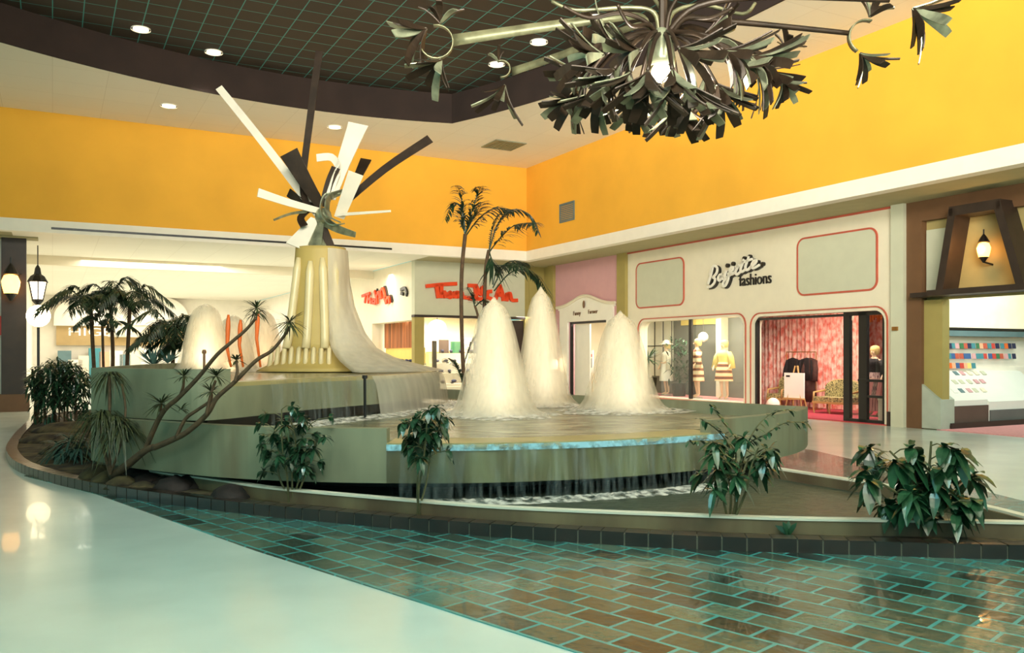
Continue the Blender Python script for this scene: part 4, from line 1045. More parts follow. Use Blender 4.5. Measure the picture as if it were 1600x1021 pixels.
for (px, py, r), l in zip(rk, lab):
    r *= 1.3
    c_ = ground(px, py, .09); vs = []; fs = []; n_ = 9; m_ = 6
    sx, sy, sz = r*random.uniform(1.1,1.6), r*random.uniform(.9,1.3), r*random.uniform(.9,1.25)
    for i in range(m_):
        ph = math.pi/2*i/(m_-1)
        for k in range(n_):
            a = 2*math.pi*k/n_; j = random.uniform(.8,1.15); vs.append(c_+Vector((math.cos(a)*math.cos(ph)*sx*j, math.sin(a)*math.cos(ph)*sy*j, math.sin(ph)*sz*random.uniform(.9,1.1)-.03)))
    for i in range(m_-1):
        for k in range(n_): fs.append((i*n_+k, i*n_+(k+1)%n_, (i+1)*n_+(k+1)%n_, (i+1)*n_+k))
    fs.append(tuple(range(n_-1,-1,-1)))
    tag(MB().add(vs, fs).build('lava_rock', M['rock'], smooth=True), 'dark lava rock '+l, 'rock', 'dark rocks in the planting bed')
# low bank of soil under the spiky plant
bank = MB()
for X_, Y_, r_, h_ in ((-4.62,10.17,.22,.14),(-4.88,10.42,.25,.17),(-4.3,9.96,.2,.10),(-5.15,10.7,.27,.2)): MB().lathe([(r_,0),(r_*.8,h_*.5),(r_*.4,h_*.9),(.05,h_)], (X_,Y_,.07), 14).build('soil_mound', M['soil'], soil, True)

for px, py, r, h in ((82,690,.6,.16),(118,708,.55,.2),(142,698,.6,.26),(112,674,.8,.2),(138,716,.4,.15)):
    c_ = ground(px, py, .08); MB().lathe([(r,0),(r*.85,h*.4),(r*.5,h*.85),(.05,h)], c_, 14).build('soil_mound', M['soil'], soil, True)

# ---------------------------------------------------------------- plants
def px_path(pts, Y, dY=None):
    return [P(a, b_, Y + (dY[i] if dY else 0)) for i, (a, b_) in enumerate(pts)]
def compound(b, tip, d, n_, L, w, droop):
    """a ring of leaflets radiating from the end of a leaf stalk"""
    d = Vector(d).normalized(); s = d.cross(Vector((0,0,1))); s = s.normalized() if s.length > .01 else Vector((1,0,0)); t = s.cross(d)
    for k in range(n_):
        a = 2*math.pi*(k+random.random()*.5)/n_
        v = (s*math.cos(a) + t*math.sin(a)*.6 + d*.35 + Vector((0,0,-.25)))
        b.leaf(tip, v, Vector((0,0,1)), L*random.uniform(.75,1.15), w*random.uniform(.85,1.15), droop, 4)
def umbrella_plant(label, base, stems, Y, nleaf, L, w, droop, seed, name='umbrella_plant', r=.012, m='leaf', spread=.25, cat='plant', stalk=.22, zlow=.35):
    random.seed(seed); c_ = P(*base, Y); c_.z = .09
    t = thing(name, label, cat, c_)
    fo_ = MB()
    for st in stems:
        dy = random.uniform(-.12,.12)
        pts = [c_ + Vector((random.uniform(-.03,.03), random.uniform(-.03,.03), 0))] + [P(a, b_, Y+dy*(i+1)) for i, (a, b_) in enumerate(st)]
        sp = smoothc(pts, 4); nS = len(sp)
        sb = MB(); sb.tube(sp, [r*(1-.5*i/nS) for i in range(nS)], 6)
        for j in range(nleaf):
            i = int(nS*(zlow + (1-zlow)*(j+random.random()*.5)/nleaf)); i = min(i, nS-1)
            a = random.random()*6.28; d_ = Vector((math.cos(a), math.sin(a)*.8, random.uniform(.0,.6)))
            tip = sp[i] + d_*stalk*random.uniform(.5,1.1)
            sb.tube([sp[i], sp[i]+d_*stalk*.4+Vector((0,0,.02)), tip], r*.35, 4)
            compound(fo_, tip, d_, random.randint(6,8), L, w, droop)
        sb.build('stem', M['gstem'], t)
    fo_.build('foliage', M[m], t)
    return t
umbrella_plant('slender multi stemmed umbrella tree before the left end of the middle basin wall', (455,786),
    [[(448,740),(441,700),(440,640)],[(456,730),(462,690),(452,650)],[(478,735),(470,690),(487,662)],[(436,745),(435,700),(428,670)],[(470,745),(488,715),(492,690)]], 9.0, 11, .105, .05, .5, 31, stalk=.17)
umbrella_plant('single slim umbrella tree with a compact crown before the spillway', (655,801),
    [[(655,760),(662,720),(668,650)],[(665,760),(672,715),(678,660)],[(652,770),(655,710),(657,665)]], 8.25, 15, .11, .055, .6, 32, stalk=.16, zlow=.66)
umbrella_plant('large leafed shrub with wide leaf sprays before the right part of the spillway', (1140,836),
    [[(1130,780),(1122,740),(1110,690)],[(1152,780),(1150,730),(1150,690)],[(1165,770),(1172,735),(1185,700)],[(1142,770),(1128,735),(1095,715)],[(1158,750),(1175,710),(1190,730)]], 7.6, 5, .17, .06, .5, 33, m='leaf2', stalk=.18)
random.seed(77)
sp_ = thing('umbrella_plant', 'thin arching sprays of narrow leaflets rising over the right basin parapet', 'plant', P(1150,836,7.75)*1.0)
sp_.location.z = .09
b = MB(); f_ = MB()
for st in ([(1150,760),(1165,700),(1195,680),(1225,662),(1258,660)], [(1148,750),(1140,700),(1120,672),(1095,655)], [(1150,750),(1125,700),(1100,690),(1075,690)], [(1150,770),(1160,705),(1130,660),(1110,632)], [(1152,770),(1170,690),(1200,650),(1232,640)]):
    sp2 = smoothc([Vector(sp_.location)] + [P(a, b_, 7.75) for a, b_ in st], 5); b.tube(sp2, [.010*(1-.6*i/len(sp2)) for i in range(len(sp2))], 5)
    for i in range(len(sp2)-14, len(sp2)):
        for sg_ in (-1, 1):
            f_.leaf(sp2[i], (random.uniform(-.6,.6)+.3, sg_*.6, random.uniform(-.5,.4)), (0,0,1), random.uniform(.06,.11), .032, .3)
b.build('stem', M['gstem'], sp_); f_.build('foliage', M['leaf2'], sp_)
umbrella_plant('bushy broad leafed umbrella plant at the right end of the planting bed', (1440,846),
    [[(1435,790),(1420,740),(1390,705)],[(1445,780),(1452,730),(1455,690)],[(1450,790),(1480,740),(1505,700)],[(1430,800),(1400,770),(1365,750)],[(1452,800),(1490,770),(1515,750)],[(1440,790),(1430,750),(1425,720)],[(1435,810),(1410,800),(1385,780)],[(1445,815),(1475,800),(1490,785)],[(1440,800),(1395,745),(1350,700)]], 7.35, 5, .18, .095, .55, 34, m='leaf2', r=.016, stalk=.16, zlow=.4)
sd = thing('seedling', 'small pair of young leaves sprouting from the soil between the two right shrubs', 'plant', ground(1232, 838, .09)); b = MB()
for v in ((-.3,0,1),(.45,0,1),(.1,.3,1.2),(-.5,.1,.6)): b.leaf(sd.location, v, (0,1,0), .17, .045, .25)
b.build('leaves', M['leaf2'], sd)

def rosette(b, c_, n_, L, w, droop, up=.3, axis=None):
    for k in range(n_):
        a = 2*math.pi*random.random(); e = random.uniform(-.35, 1.2)*up/.3
        v = Vector((math.cos(a), math.sin(a), e*.9)); 
        if axis: v = v + Vector(axis)*.5
        b.leaf(c_, v, (0,0,1) if abs(v.normalized().z) < .95 else (1,0,0), L*random.uniform(.8,1.1), w, droop, 4, 0)
# leaning branched tree with spiky heads
random.seed(41)
dt = thing('dragon_tree', 'leaning bare branched tree with spiky leaf heads in front of the tall left wall', 'tree', P(176, 744, 10.35))
Yd = 9.9
YT = [(170,10.35),(226,9.8),(280,9.4),(340,9.12),(460,8.85)]
PT = lambda a, b_, o=0: P(a, b_, lerp_tab(YT, a)+o)
tr_ = [PT(a, b_) for a, b_ in ((176,744),(200,726),(226,705),(240,699))]
MB().tube(smoothc(tr_, 4), [.058,.056,.052,.05,.048,.046,.044,.042,.04,.04,.038,.038,.036], 8).build('trunk', M['stem'], dt, True)
def branch(pts, dy, r0, r1):
    sp = smoothc([PT(a, b_, dy*.3*i/len(pts)) for i, (a, b_) in enumerate(pts)], 5); n_ = len(sp)
    MB().tube(sp, [r0+(r1-r0)*i/n_ for i in range(n_)], 7).build('branch', M['stem'], dt, True); return sp
branch([(226,705),(247,657),(262,636),(279,622),(310,590),(339,555),(363,534),(385,515),(400,497)], -.5, .032, .014)
branch([(240,700),(268,688),(293,675),(324,647),(339,622),(367,597),(400,564),(425,548),(445,524),(452,512)], .5, .036, .013)
branch([(275,684),(290,655),(310,640),(330,625),(329,612)], .3, .022, .014)
branch([(322,650),(330,615),(337,595)], .3, .02, .014)
branch([(367,597),(371,580),(369,566)], .4, .018, .013)
branch([(281,620),(286,605),(287,590)], -.3, .018, .013)
branch([(253,645),(250,640),(252,632)], -.2, .022, .015)
for (x, y, dy, L, n_) in ((252,631,-.2,.28,60),(287,588,-.3,.20,40),(329,612,.3,.20,40),(338,588,.3,.22,45),(369,563,.4,.16,34),(401,482,-.5,.20,40),(453,503,.5,.24,55),(283,640,-.2,.16,20),(400,492,-.5,.14,20)):
    b = MB(); rosette(b, PT(x, y, dy*.3), n_, L, .016, .25, .3)
    if x in (401, 453): rosette(b, PT(x, y+7, dy*.3), 20, L*.8, .014, .8, .1)
    b.build('leaf_head', M['olleaf'], dt)
# drooping pony tail plant at the corner
random.seed(42)
pt = thing('ponytail_palm', 'drooping grassy headed plant against the left corner of the basin wall', 'plant', ground(172, 722, .09)); Yp = 10.15
pt.location = P(172, 742, Yp)
MB().tube(smoothc([Vector(pt.location), P(171,680,Yp), P(171,630,Yp), P(171,588,Yp)], 4), .018, 6).build('stem', M['stem'], pt)
MB().tube(smoothc([Vector(pt.location), P(190,690,Yp), P(196,640,Yp), P(190,600,Yp)], 4), .014, 6).build('stem', M['stem'], pt)
MB().tube(smoothc([Vector(pt.location), P(160,690,Yp), P(158,655,Yp)], 4), .02, 6).build('stem', M['stem'], pt)
for x, y, L, n_, w in ((171,586,.33,75,.016),(160,648,.48,90,.018),(192,668,.42,80,.018),(178,655,.42,60,.018)):
    b = MB(); rosette(b, P(x, y, Yp+random.uniform(-.1,.1)), n_, L, w, 1.0, .3); b.build('leaf_head', M['olleaf'], pt)
# blue green spiky plant on the bank
random.seed(43)
ag = thing('spider_plant', 'low blue green plant with arching leaves on the dark soil at the left', 'plant', ground(112, 716, .12)); b = MB()
for x, y in ((95,700),(110,690),(125,700),(113,708)): rosette(b, P(x, y, 12.4), 34, .42, .035, .55, .35)
b.build('leaves', mat('dusky blue green leaf', (58,84,74), .45, var=.3), ag)
# bamboo like clump
random.seed(44)
bb = thing('bamboo_clump', 'dense dark clump of bamboo like stems at the left, between white pier and basin', 'plant', (ground(88, 662, .09))); Yb = 19.2
for k in range(15):
    x = 52+random.random()*82; lean = random.uniform(-9,9)
    pts = [P(x, 664, Yb+random.uniform(-.3,.3)), P(x+lean*.4, 625, Yb), P(x+lean, 575+random.random()*15, Yb)]; pts[0].z = .05
    MB().tube(smoothc(pts, 3), .022, 5).build('stem', M['stem'], bb)
b = MB()
for k in range(1500):
    a = random.random()*6.28; r = math.sqrt(random.random())
    c_ = P(91+math.cos(a)*r*48, 597+math.sin(a)*r*35, Yb+random.uniform(-.6,.6))
    b.leaf(c_, (random.uniform(-1,1), random.uniform(-1,1), random.uniform(-.8,.5)), (0,0,1), random.uniform(.16,.3), .05, .3, 2)
for k in range(200):
    c_ = P(random.uniform(120,140) if k % 2 else random.uniform(50,128), random.uniform(625,655), Yb+random.uniform(-.4,.4)); b.leaf(c_, (random.uniform(-1,1), random.uniform(-1,1), -.4), (0,0,1), .22, .045, .3, 2)
b.build('foliage', M['leaf'], bb)
# palms
def frond(t, pts, L, seed, n_=26, w=.035, droopk=.5, m='palm'):
    random.seed(seed); sp = smoothc(pts, 6); b = MB(); N_ = len(sp)
    b.tube(sp, [.018*(1-.7*i/N_) for i in range(N_)], 5)
    tot = N_-1
    for k in range(n_):
        u = .18 + .82*k/(n_-1); i = min(int(u*tot), tot-1); p = sp[i].lerp(sp[i+1], u*tot-i); d = (sp[i+1]-sp[i]).normalized()
        s = d.cross(Vector((0,0,1))); s = s.normalized() if s.length > .05 else Vector((1,0,0)); 
        ll = L*(1-.55*abs(u-.45)/.55)*random.uniform(.85,1.1)
        for sg_ in (-1, 1):
            b.leaf(p, d*.75 + s*sg_*.75 + Vector((0,0,random.uniform(-.25,.15))), (0,0,1), ll, w, droopk, 3, .1)
    return b.build('frond', M[m], t)
Yt = 19.6
tp = thing('tall_palm', 'tall slim double stemmed palm rising behind the front water jets', 'palm', P(731, 664, Yt)); tp.location.z = 0
v0 = Vector(tp.location)
MB().tube(smoothc([v0]+px_path([(723,560),(721,440),(727,366)], Yt), 6), .045, 7).build('stem', M['stem'], tp, True)
MB().tube(smoothc([v0+Vector((.2,.1,0))]+px_path([(755,520),(757,470),(759,420),(764,391)], Yt), 5), .042, 7).build('stem', M['stem'], tp, True)
MB().tube(smoothc([v0+Vector((.3,0,0))]+px_path([(752,540),(748,500),(742,478)], Yt), 5), .03, 6).build('stem', M['stem'], tp, True)
FR = [([(727,368),(723,335),(720,305),(714,290)],.32),([(727,366),(736,335),(746,305),(751,292)],.42),([(727,366),(740,340),(752,318)],.5),([(727,362),(722,326),(708,318),(696,342)],.2),([(727,370),(750,340),(775,325),(800,328)],.42),
      ([(727,368),(722,345),(725,320)],.4),([(764,393),(778,350),(800,328),(828,336),(840,362)],.24),([(764,395),(782,372),(805,352),(836,348)],.42),([(764,393),(775,355),(788,338)],.12),([(764,393),(770,355),(780,335)],.12),
      ([(764,393),(770,410),(776,415),(820,412)],.4),([(770,445),(778,422),(800,408),(824,412)],.4),([(772,455),(800,425),(832,425),(852,452),(857,480)],.34),([(770,450),(790,415),(815,415),(838,430)],.35),
      ([(742,480),(738,465),(730,450)],.2),([(742,480),(755,470),(762,485)],.3),([(727,562),(740,530),(765,508)],.22),([(724,600),(712,570),(700,560)],.3)]
for i, (pt_, L) in enumerate(FR):
    random.seed(i*3+1); frond(tp, [P(a, b_, Yt + (j*random.uniform(-.15,.15))) for j, (a, b_) in enumerate(pt_)], L*1.25, i, 24, .05, .45)
def palm(label, base, crown, Y, nf, L, seed, name='palm', m='palm', rw=.05, lo=-.2):
    random.seed(seed); t = thing(name, label, 'palm', P(base, 600, Y)); t.location.z = 0; c_ = P(*crown, Y)
    MB().tube(smoothc([Vector(t.location), Vector(t.location).lerp(c_, .5)+Vector((random.uniform(-.08,.08),0,0)), c_], 5), rw, 7).build('stem', M['stem'], t, True)
    for k in range(nf):
        a = 2*math.pi*(k+random.random()*.6)/nf; e = random.uniform(lo, 1.2); d = Vector((math.cos(a), math.sin(a), 0)); 
        l = L*random.uniform(.8,1.1)
        pts = [c_, c_+d*l*.35*(1-.3*e)+Vector((0,0,l*.35*e)), c_+d*l*.7*(1-.3*e)+Vector((0,0,l*.5*e-.05*l)), c_+d*l+Vector((0,0,l*.35*e-.28*l))]
        frond(t, pts, L*.42, seed*50+k, 20, .05, .5, m)
    return t
palm('left slender palm in the clump before the capital letters, tallest crown at the left', 151, (142,484), 22.6, 11, 1.15, 61, lo=.15)
palm('middle slender palm in the clump before the capital letters', 173, (172,468), 23.2, 10, 1.1, 62, lo=.15)
palm('right slender palm in the clump before the capital letters', 196, (203,478), 22.9, 10, 1.1, 63, lo=.15)
palm('short thin palm between the taller ones of the left clump', 164, (160,510), 22.3, 5, .8, 64, rw=.035)
palm('bushy dark palm just left of the warm lit jets', 268, (272,525), 21.5, 16, 1.15, 65, lo=.0)
palm('second bushy palm close to the warm lit jets', 285, (290,540), 21.8, 12, .9, 66, lo=-.1)
random.seed(67)
ag2 = thing('agave', 'pale blue green spiky rosette below the bushy palms', 'plant', P(240, 600, 21.2)); ag2.location.z = 0; b = MB()
rosette(b, P(240, 572, 21.2), 60, .62, .06, .1, .5); rosette(b, P(262, 568, 21.2), 40, .5, .06, .1, .5); b.build('leaves', M['agave'], ag2)
MB().lathe([(.42,0),(.5,.9),(.46,.95)], Vector(ag2.location), 16).build('pot', M['cream'], ag2)

# ---------------------------------------------------------------- blade sculpture on the tower
sc_ = thing('metal_sculpture', 'starburst sculpture of long pale and dark metal blades on top of the fluted tower', 'sculpture', TC + Vector((0,0,hz(388))))
Ys = 17.0
def blade(pts, ws, dY, side, m, th=.025):
    n_ = len(pts); q = [P(a, b_, Ys + dY*i/(n_-1)) for i, (a, b_) in enumerate(pts)]
    if n_ > 2: q = smoothc(q, 4); ws2 = [ws[0] + (ws[-1]-ws[0])*i/(len(q)-1) for i in range(len(q))]
    else: ws2 = [ws[0], ws[-1]]
    MB().ribbon(q, [w/78.8 for w in ws2], side, th).build('blade', M[m], sc_)
X = (1,0,0); Zv = (0,0,1)
blade([(500,338),(470,300),(405,215),(342,137)], [14,12], .9, X, 'steelw')
blade([(482,325),(473,288),(484,190),(499,80)], [9,12], .5, X, 'bronze')
blade([(503,325),(478,285),(451,238)], [14,30], -.4, X, 'bronze')
blade([(520,312),(535,260),(560,194)], [8,34], .8, X, 'steelw')
blade([(530,340),(556,271)], [16,23], -.7, X, 'steelw')
blade([(548,300),(572,249)], [10,18], .5, X, 'bronze')
blade([(512,312),(522,282),(528,262),(518,246),(495,247)], [10,12], .3, Zv, 'steelw')
blade([(506,318),(515,285),(525,262)], [12,14], .1, X, 'bronze')
blade([(530,325),(600,265),(672,217)], [10,15], .6, (0,.3,1), 'bronze')
blade([(500,330),(455,318),(403,301)], [9,13], -.9, Zv, 'steelw')
blade([(525,336),(610,330)], [5,3], -1.0, Zv, 'steelw')
blade([(505,345),(528,358),(555,367)], [16,8], -.8, Zv, 'verdi')
blade([(492,342),(462,386)], [14,34], -.3, X, 'steelw')
blade([(500,342),(492,386)], [14,20], -.25, X, 'verdi')
blade([(506,350),(510,386)], [6,26], -.1, X, 'bronze')
blade([(488,330),(455,334),(428,344)], [5,3], -.6, Zv, 'verdi')
blade([(485,325),(470,340),(475,353)], [10,12], -.3, X, 'bronze')
blade([(500,326),(475,318),(451,301)], [10,14], .4, Zv, 'bronze')
blade([(530,302),(508,305),(502,330),(515,350),(536,350)], [14,12], -.4, (0,1,.2), 'verdi')
blade([(533,301),(514,310),(512,335),(528,346)], [16,12], -.7, (.2,1,0), 'verdi')
MB(Matrix.Translation(P(505,338,Ys))).ball((0,0,0), .17, 12).build('hub', M['verdi'], sc_, True)
MB().lathe([(.20,-.02),(.18,.05),(.09,.20),(.08,.62)], TC+Vector((0,0,hz(388))), 14).build('pedestal', M['verdi'], sc_, True)

# ---------------------------------------------------------------- chandelier of curling metal arms
Yc = 10.0
ch = thing('chandelier', 'huge chandelier of curling dark metal arms and petal clusters hung from the ceiling', 'chandelier', P(1036, 115, Yc))
top = P(1036, 10, Yc); top.z = HD
MB().tube([P(1036,60,Yc), top], .05, 8).lathe([(.25,0),(.25,.04)], top-Vector((0,0,.05)), 16).build('hanging_stem', M['bronze'], ch)
random.seed(90)
def petals(parent, c_, d, n_, L, w, spread=.9):
    d = Vector(d).normalized(); s = d.cross(Vector((0,1,0))); s = s.normalized() if s.length > .1 else Vector((1,0,0)); t = s.cross(d)
    for mm in ('bronze', 'verdi'):
        b = MB()
        for k in range(n_):
            if (k % 3 == 1) != (mm == 'verdi'): continue
            a = 2*math.pi*k/n_ + random.random()*.6; rad = s*math.cos(a) + t*math.sin(a); l = L*random.uniform(.75,1.15)
            v = d + rad*spread*random.uniform(.35,1)
            p0 = c_ + d*.01; p1 = c_ + v.normalized()*l*.45; p2 = c_ + v.normalized()*l*.8 + rad*l*.12; p3 = c_ + v.normalized()*l + rad*l*.3 + Vector((0,0,-.05*l))
            b.ribbon(smoothc([p0,p1,p2,p3], 2), [w*.3,w*.55,w*.8,w,w*1.1,w*1.05,w*.9], rad.cross(v), .012)
        if b.v: b.build('petal_cluster', M[mm], parent)
def arm(pts, r0, r1, dY=0, m='bronze', flat=None):
    n_ = len(pts); q = smoothc([P(a, b_, Yc + dY*i/(n_-1)) for i, (a, b_) in enumerate(pts)], 5)
    if flat: return MB().ribbon(q, [flat[0]+(flat[1]-flat[0])*i/(len(q)-1) for i in range(len(q))], Zv, .014).build('arm', M[m], ch, True)
    return MB().tube(q, [r0+(r1-r0)*i/len(q) for i in range(len(q))], 6).build('arm', M[m], ch, True)
def ring(cx, cy, rpx, a0, a1, dY, w=.07):
    q = [P(cx+rpx*math.cos(math.radians(a0+(a1-a0)*i/14)), cy-rpx*math.sin(math.radians(a0+(a1-a0)*i/14)), Yc+dY) for i in range(15)]
    return MB().ribbon(q, w, (0,1,0), .016).build('curl', M['armm'], ch, True)
a1_ = arm([(1018,60),(1005,28),(960,28),(850,42),(708,63)], .02, .02, .8, 'armm', (.05,.15)); ring(682,66,26,100,-160,.8)
petals(a1_, P(668,44,Yc+.8), (-1,.2,-.5), 10, .44, .12, 1.2); petals(a1_, P(688,38,Yc+.8), (.1,-.2,1), 7, .28, .08, 1.1); petals(a1_, P(690,92,Yc+.8), (-.5,-.2,-1), 9, .38, .10, 1.1)
a2_ = arm([(1024,60),(1012,38),(960,52),(880,85),(800,112)], .02, .02, 2.2, 'armm', (.05,.12)); ring(784,108,13,120,-100,2.2,.06)
petals(a2_, P(789,132,Yc+2.2), (-.4,-.1,-1), 9, .46, .08, .9); petals(a2_, P(780,98,Yc+2.2), (-.3,0,.8), 5, .2, .05)
a3_ = arm([(1050,55),(1065,28),(1120,32),(1210,40),(1328,52)], .045, .03, .3); ring(1352,58,26,70,240,.3,.08)
petals(a3_, P(1343,82,Yc+.3), (.6,-.1,-.8), 9, .36, .085, 1.0); petals(a3_, P(1358,28,Yc+.3), (.2,-.1,.5), 8, .26, .08, 1.3)
a4_ = arm([(1052,60),(1075,42),(1130,60),(1208,94)], .045, .03, .8); ring(1228,106,19,100,250,.8,.07)
petals(a4_, P(1222,122,Yc+.8), (.5,-.1,-1), 9, .34, .075, .9); petals(a4_, P(1228,84,Yc+.8), (.4,-.1,1), 7, .30, .07, 1.0)
a5_ = arm([(1045,50),(1090,10),(1200,-5),(1390,0)], .04, .03, -.5); petals(a5_, P(1425,12,Yc-.5), (.8,-.2,-.7), 11, .48, .10, 1.1)
for pts, dy in (([(1030,60),(1022,20),(980,12),(900,16),(862,2)], .2), ([(1028,60),(1010,35),(970,20),(920,28),(880,10)], -.4), ([(1042,60),(1052,20),(1100,8),(1160,22),(1180,5)], .3), ([(1046,60),(1070,30),(1110,28),(1145,12)], -.5), ([(1032,60),(1034,20),(1020,-5)], .4), ([(1040,60),(1046,20),(1062,-8)], -.2), ([(1036,70),(1015,40),(985,40),(965,8)], -.8)):
    arm(pts, .03, .02, dy, 'bronze' if dy < .2 else 'armm')
CL = [(918,112,-1,-.7,.5),(905,148,-.8,-.8,.9),(938,135,-.4,-1,.2),(960,108,-.6,-.7,-.6),(985,112,-.3,-1,-.9),(995,150,-.2,-1,.4),(1030,150,0,-1,.9),(1062,150,.1,-1,.2),(1078,130,.2,-1,-.6),
      (1100,120,.3,-1,.5),(1120,132,.4,-1,-.2),(1140,100,.9,-.7,.4),(1172,88,1,-.5,.2),(1130,78,.9,-.5,-.7),(1060,75,.5,-.3,-.9),(1090,62,.7,.1,.2),(1000,78,-.6,-.2,-.7),(965,72,-.9,.1,.4),(1012,110,-.1,-.9,-1.1),(1050,108,.1,-.9,-1.1),(945,85,-.8,-.2,-.3),(1185,105,.8,-.8,.7)]
for x, y, dx_, dz_, dy in CL:
    c_ = P(x, y, Yc+dy); am = arm([(1036+(x-1036)*.1, 50), (1036+(x-1036)*.55, 40+(y-40)*.35), (x, y)], .03, .022, dy)
    petals(am, c_, (dx_, -.1, dz_), 13, random.uniform(.40,.54), .105, .95)
bp = thing('chandelier_lamp', 'x', 'x', P(1033,113,Yc)); bpy.data.objects.remove(bp)
lampc = P(1033, 113, Yc-.1); T = Matrix.Translation(lampc)
hb = MB(T).lathe([(.06,.5),(.14,.35),(.17,.15),(.16,.06),(.13,.06)], (0,0,0), 12, False).build('lamp_holder', M['verdi'], ch, True)
MB(T).ball((0,0,0), .115, 12).build('bulb', M['lampglow'], ch, True)
light('chandelier_bulb', 'POINT', lampc + Vector((0,-.05,-.2)), 160, CREAM, radius=.1)

# ---------------------------------------------------------------- figures and furniture in the fashion shop
def skin_figure(parent, joints, edges, m, name='body'):
    me = bpy.data.meshes.new(name); o0 = world_loc(parent)
    me.from_pydata([Vector(j[0])-o0 for j in joints], edges, []); me.materials.append(m)
    o = bpy.data.objects.new(name, me); COL.objects.link(o); o.parent = parent
    o.modifiers.new('skin', 'SKIN'); sv = me.skin_vertices
    if not sv: me.skin_vertices = None
    for i, j in enumerate(joints):
        me.skin_vertices[0].data[i].radius = j[1]
    me.skin_vertices[0].data[0].use_root = True
    o.modifiers.new('sub', 'SUBSURF').levels = 1; o.modifiers['sub'].render_levels = 1
    return o
def add_skin_layer(me):
    bm = bmesh.new(); bm.from_mesh(me); bm.verts.layers.skin.verify(); bm.to_mesh(me); bm.free()
_old = skin_figure
def skin_figure(parent, joints, edges, m, name='body'):
    me = bpy.data.meshes.new(name); o0 = world_loc(parent)
    me.from_pydata([Vector(j[0])-o0 for j in joints], edges, []); me.materials.append(m); add_skin_layer(me)
    o = bpy.data.objects.new(name, me); COL.objects.link(o); o.parent = parent
    for i, j in enumerate(joints): me.skin_vertices[0].data[i].radius = j[1] if isinstance(j[1], tuple) else (j[1], j[1])
    me.skin_vertices[0].data[0].use_root = True
    o.modifiers.new('skin', 'SKIN').use_smooth_shade = True; s = o.modifiers.new('sub', 'SUBSURF'); s.levels = s.render_levels = 1
    return o
def mannequin(px, pd, zf, H, label, top, skirt, skirt_len, sleeve, hat=None, hat_m=None, hand=None, turn=0.0):
    s0_, _ = Bp(px, 600, pd); T = MATB @ Matrix.Translation((s0_, pd, zf)) @ Matrix.Rotation(turn, 4, 'Z') @ Matrix.Diagonal((1.18, 1.1, 1, 1))
    k = H/1.75; t = thing('mannequin', label, 'mannequin', T @ Vector((0,0,0)))
    V = lambda x, y, z: T @ Vector((x*k, y*k, z*k))
    J = [(V(0,0,.95), (.13*k,.10*k)), (V(0,0,1.12), (.10*k,.08*k)), (V(0,0,1.32), (.13*k,.09*k)), (V(0,0,1.44), (.07*k,.06*k)), (V(0,0,1.52), .045*k), (V(0,-.01,1.60), (.07*k,.085*k)), (V(0,-.01,1.70), (.065*k,.08*k)),
         (V(-.16,0,1.40), .05*k), (V(-.25,-.02,1.15), .04*k), (V(-.24 if not hand else -.24,-.13,.93), .028*k), (V(-.22,-.18,.86), .026*k),
         (V(.16,0,1.40), .05*k), (V(.26,-.02,1.15), .04*k), (V(.25 if not hand else .14,-.14,.95 if not hand else 1.08), .028*k), (V(.24 if not hand else .05,-.2,.88 if not hand else 1.1), .026*k),
         (V(-.08,0,.88), .085*k), (V(-.07,-.02,.48), .052*k), (V(-.06,.02,.10), .034*k), (V(-.06,-.13,.03), .03*k),
         (V(.08,0,.88), .085*k), (V(.08,.02,.48), .052*k), (V(.09,.04,.10), .034*k), (V(.10,-.11,.03), .03*k)]
    E = [(0,1),(1,2),(2,3),(3,4),(4,5),(5,6),(3,7),(7,8),(8,9),(9,10),(3,11),(11,12),(12,13),(13,14),(0,15),(15,16),(16,17),(17,18),(0,19),(19,20),(20,21),(21,22)]
    body = skin_figure(t, J, E, M['skin'])
    Tk = T @ Matrix.Scale(k, 4)
    b = MB(Tk); b.lathe([(.17,.92),(.135,1.10),(.16,1.30),(.17,1.38),(.10,1.46),(.06,1.48)], (0,0,0), 16, False, 1.1, .8)
    for sg_ in (-1, 1): b.tube([(sg_*.15,0,1.41),(sg_*.22,-.01,1.28),(sg_*.27,-.03,1.28-sleeve)], [.07,.075,.09], 8)
    b.build('top', M[top], t, True)
    b = MB(Tk); b.lathe([(.14,1.12),(.19,.95),(.215,.75),(.235,skirt_len)], (0,0,0), 18, False, 1.1, .85); b.build('skirt', M[skirt], t, True)
    b = MB(Tk); b.ball((0,.01,1.68), .105, 12, 1, 1.1, 1.05) if False else b.lathe([(.03,1.80),(.09,1.77),(.105,1.70),(.10,1.62),(.08,1.56)], (0,.035,0), 12, False); b.build('wig', M['hair'], t, True)
    f = MB(Tk); f.ball((-.028,-.093,1.665), .010, 6).ball((.028,-.093,1.665), .010, 6).lathe([(.022,0),(.022,.008)], (0,-.092,1.61), 8, True, 1, .5); f.build('face_paint', M['brownfr'], body)
    f = MB(Tk); f.hexa([(-.012,-.085,1.625),(.012,-.085,1.625),(.012,-.108,1.625),(-.012,-.108,1.625)], [(-.005,-.085,1.67),(.005,-.085,1.67),(.005,-.092,1.67),(-.005,-.092,1.67)]); f.build('nose', M['skin'], body)
    if hat: b = MB(Tk); b.lathe([(.21,1.71),(.205,1.725),(.11,1.74),(.10,1.83),(.02,1.86)], (0,0,0), 16); b.build('hat', M[hat], t, True)
    MB(T).lathe([(.16,0),(.16,.02)], (0,0,0), 16).build('stand_disc', M['greyc'], t)
    return t
mannequin(1041, PW+.9, .30, 1.72, 'mannequin in a pale hat and cream cape dress beside the spiky potted plant', 'cream', 'white', .48, .42, 'cream', hand=True, turn=-.3)
mannequin(1089, PW+.6, .30, 1.80, 'mannequin in a long striped tunic just right of the window mullion', 'str1', 'str1', .50, .36, turn=-.5)
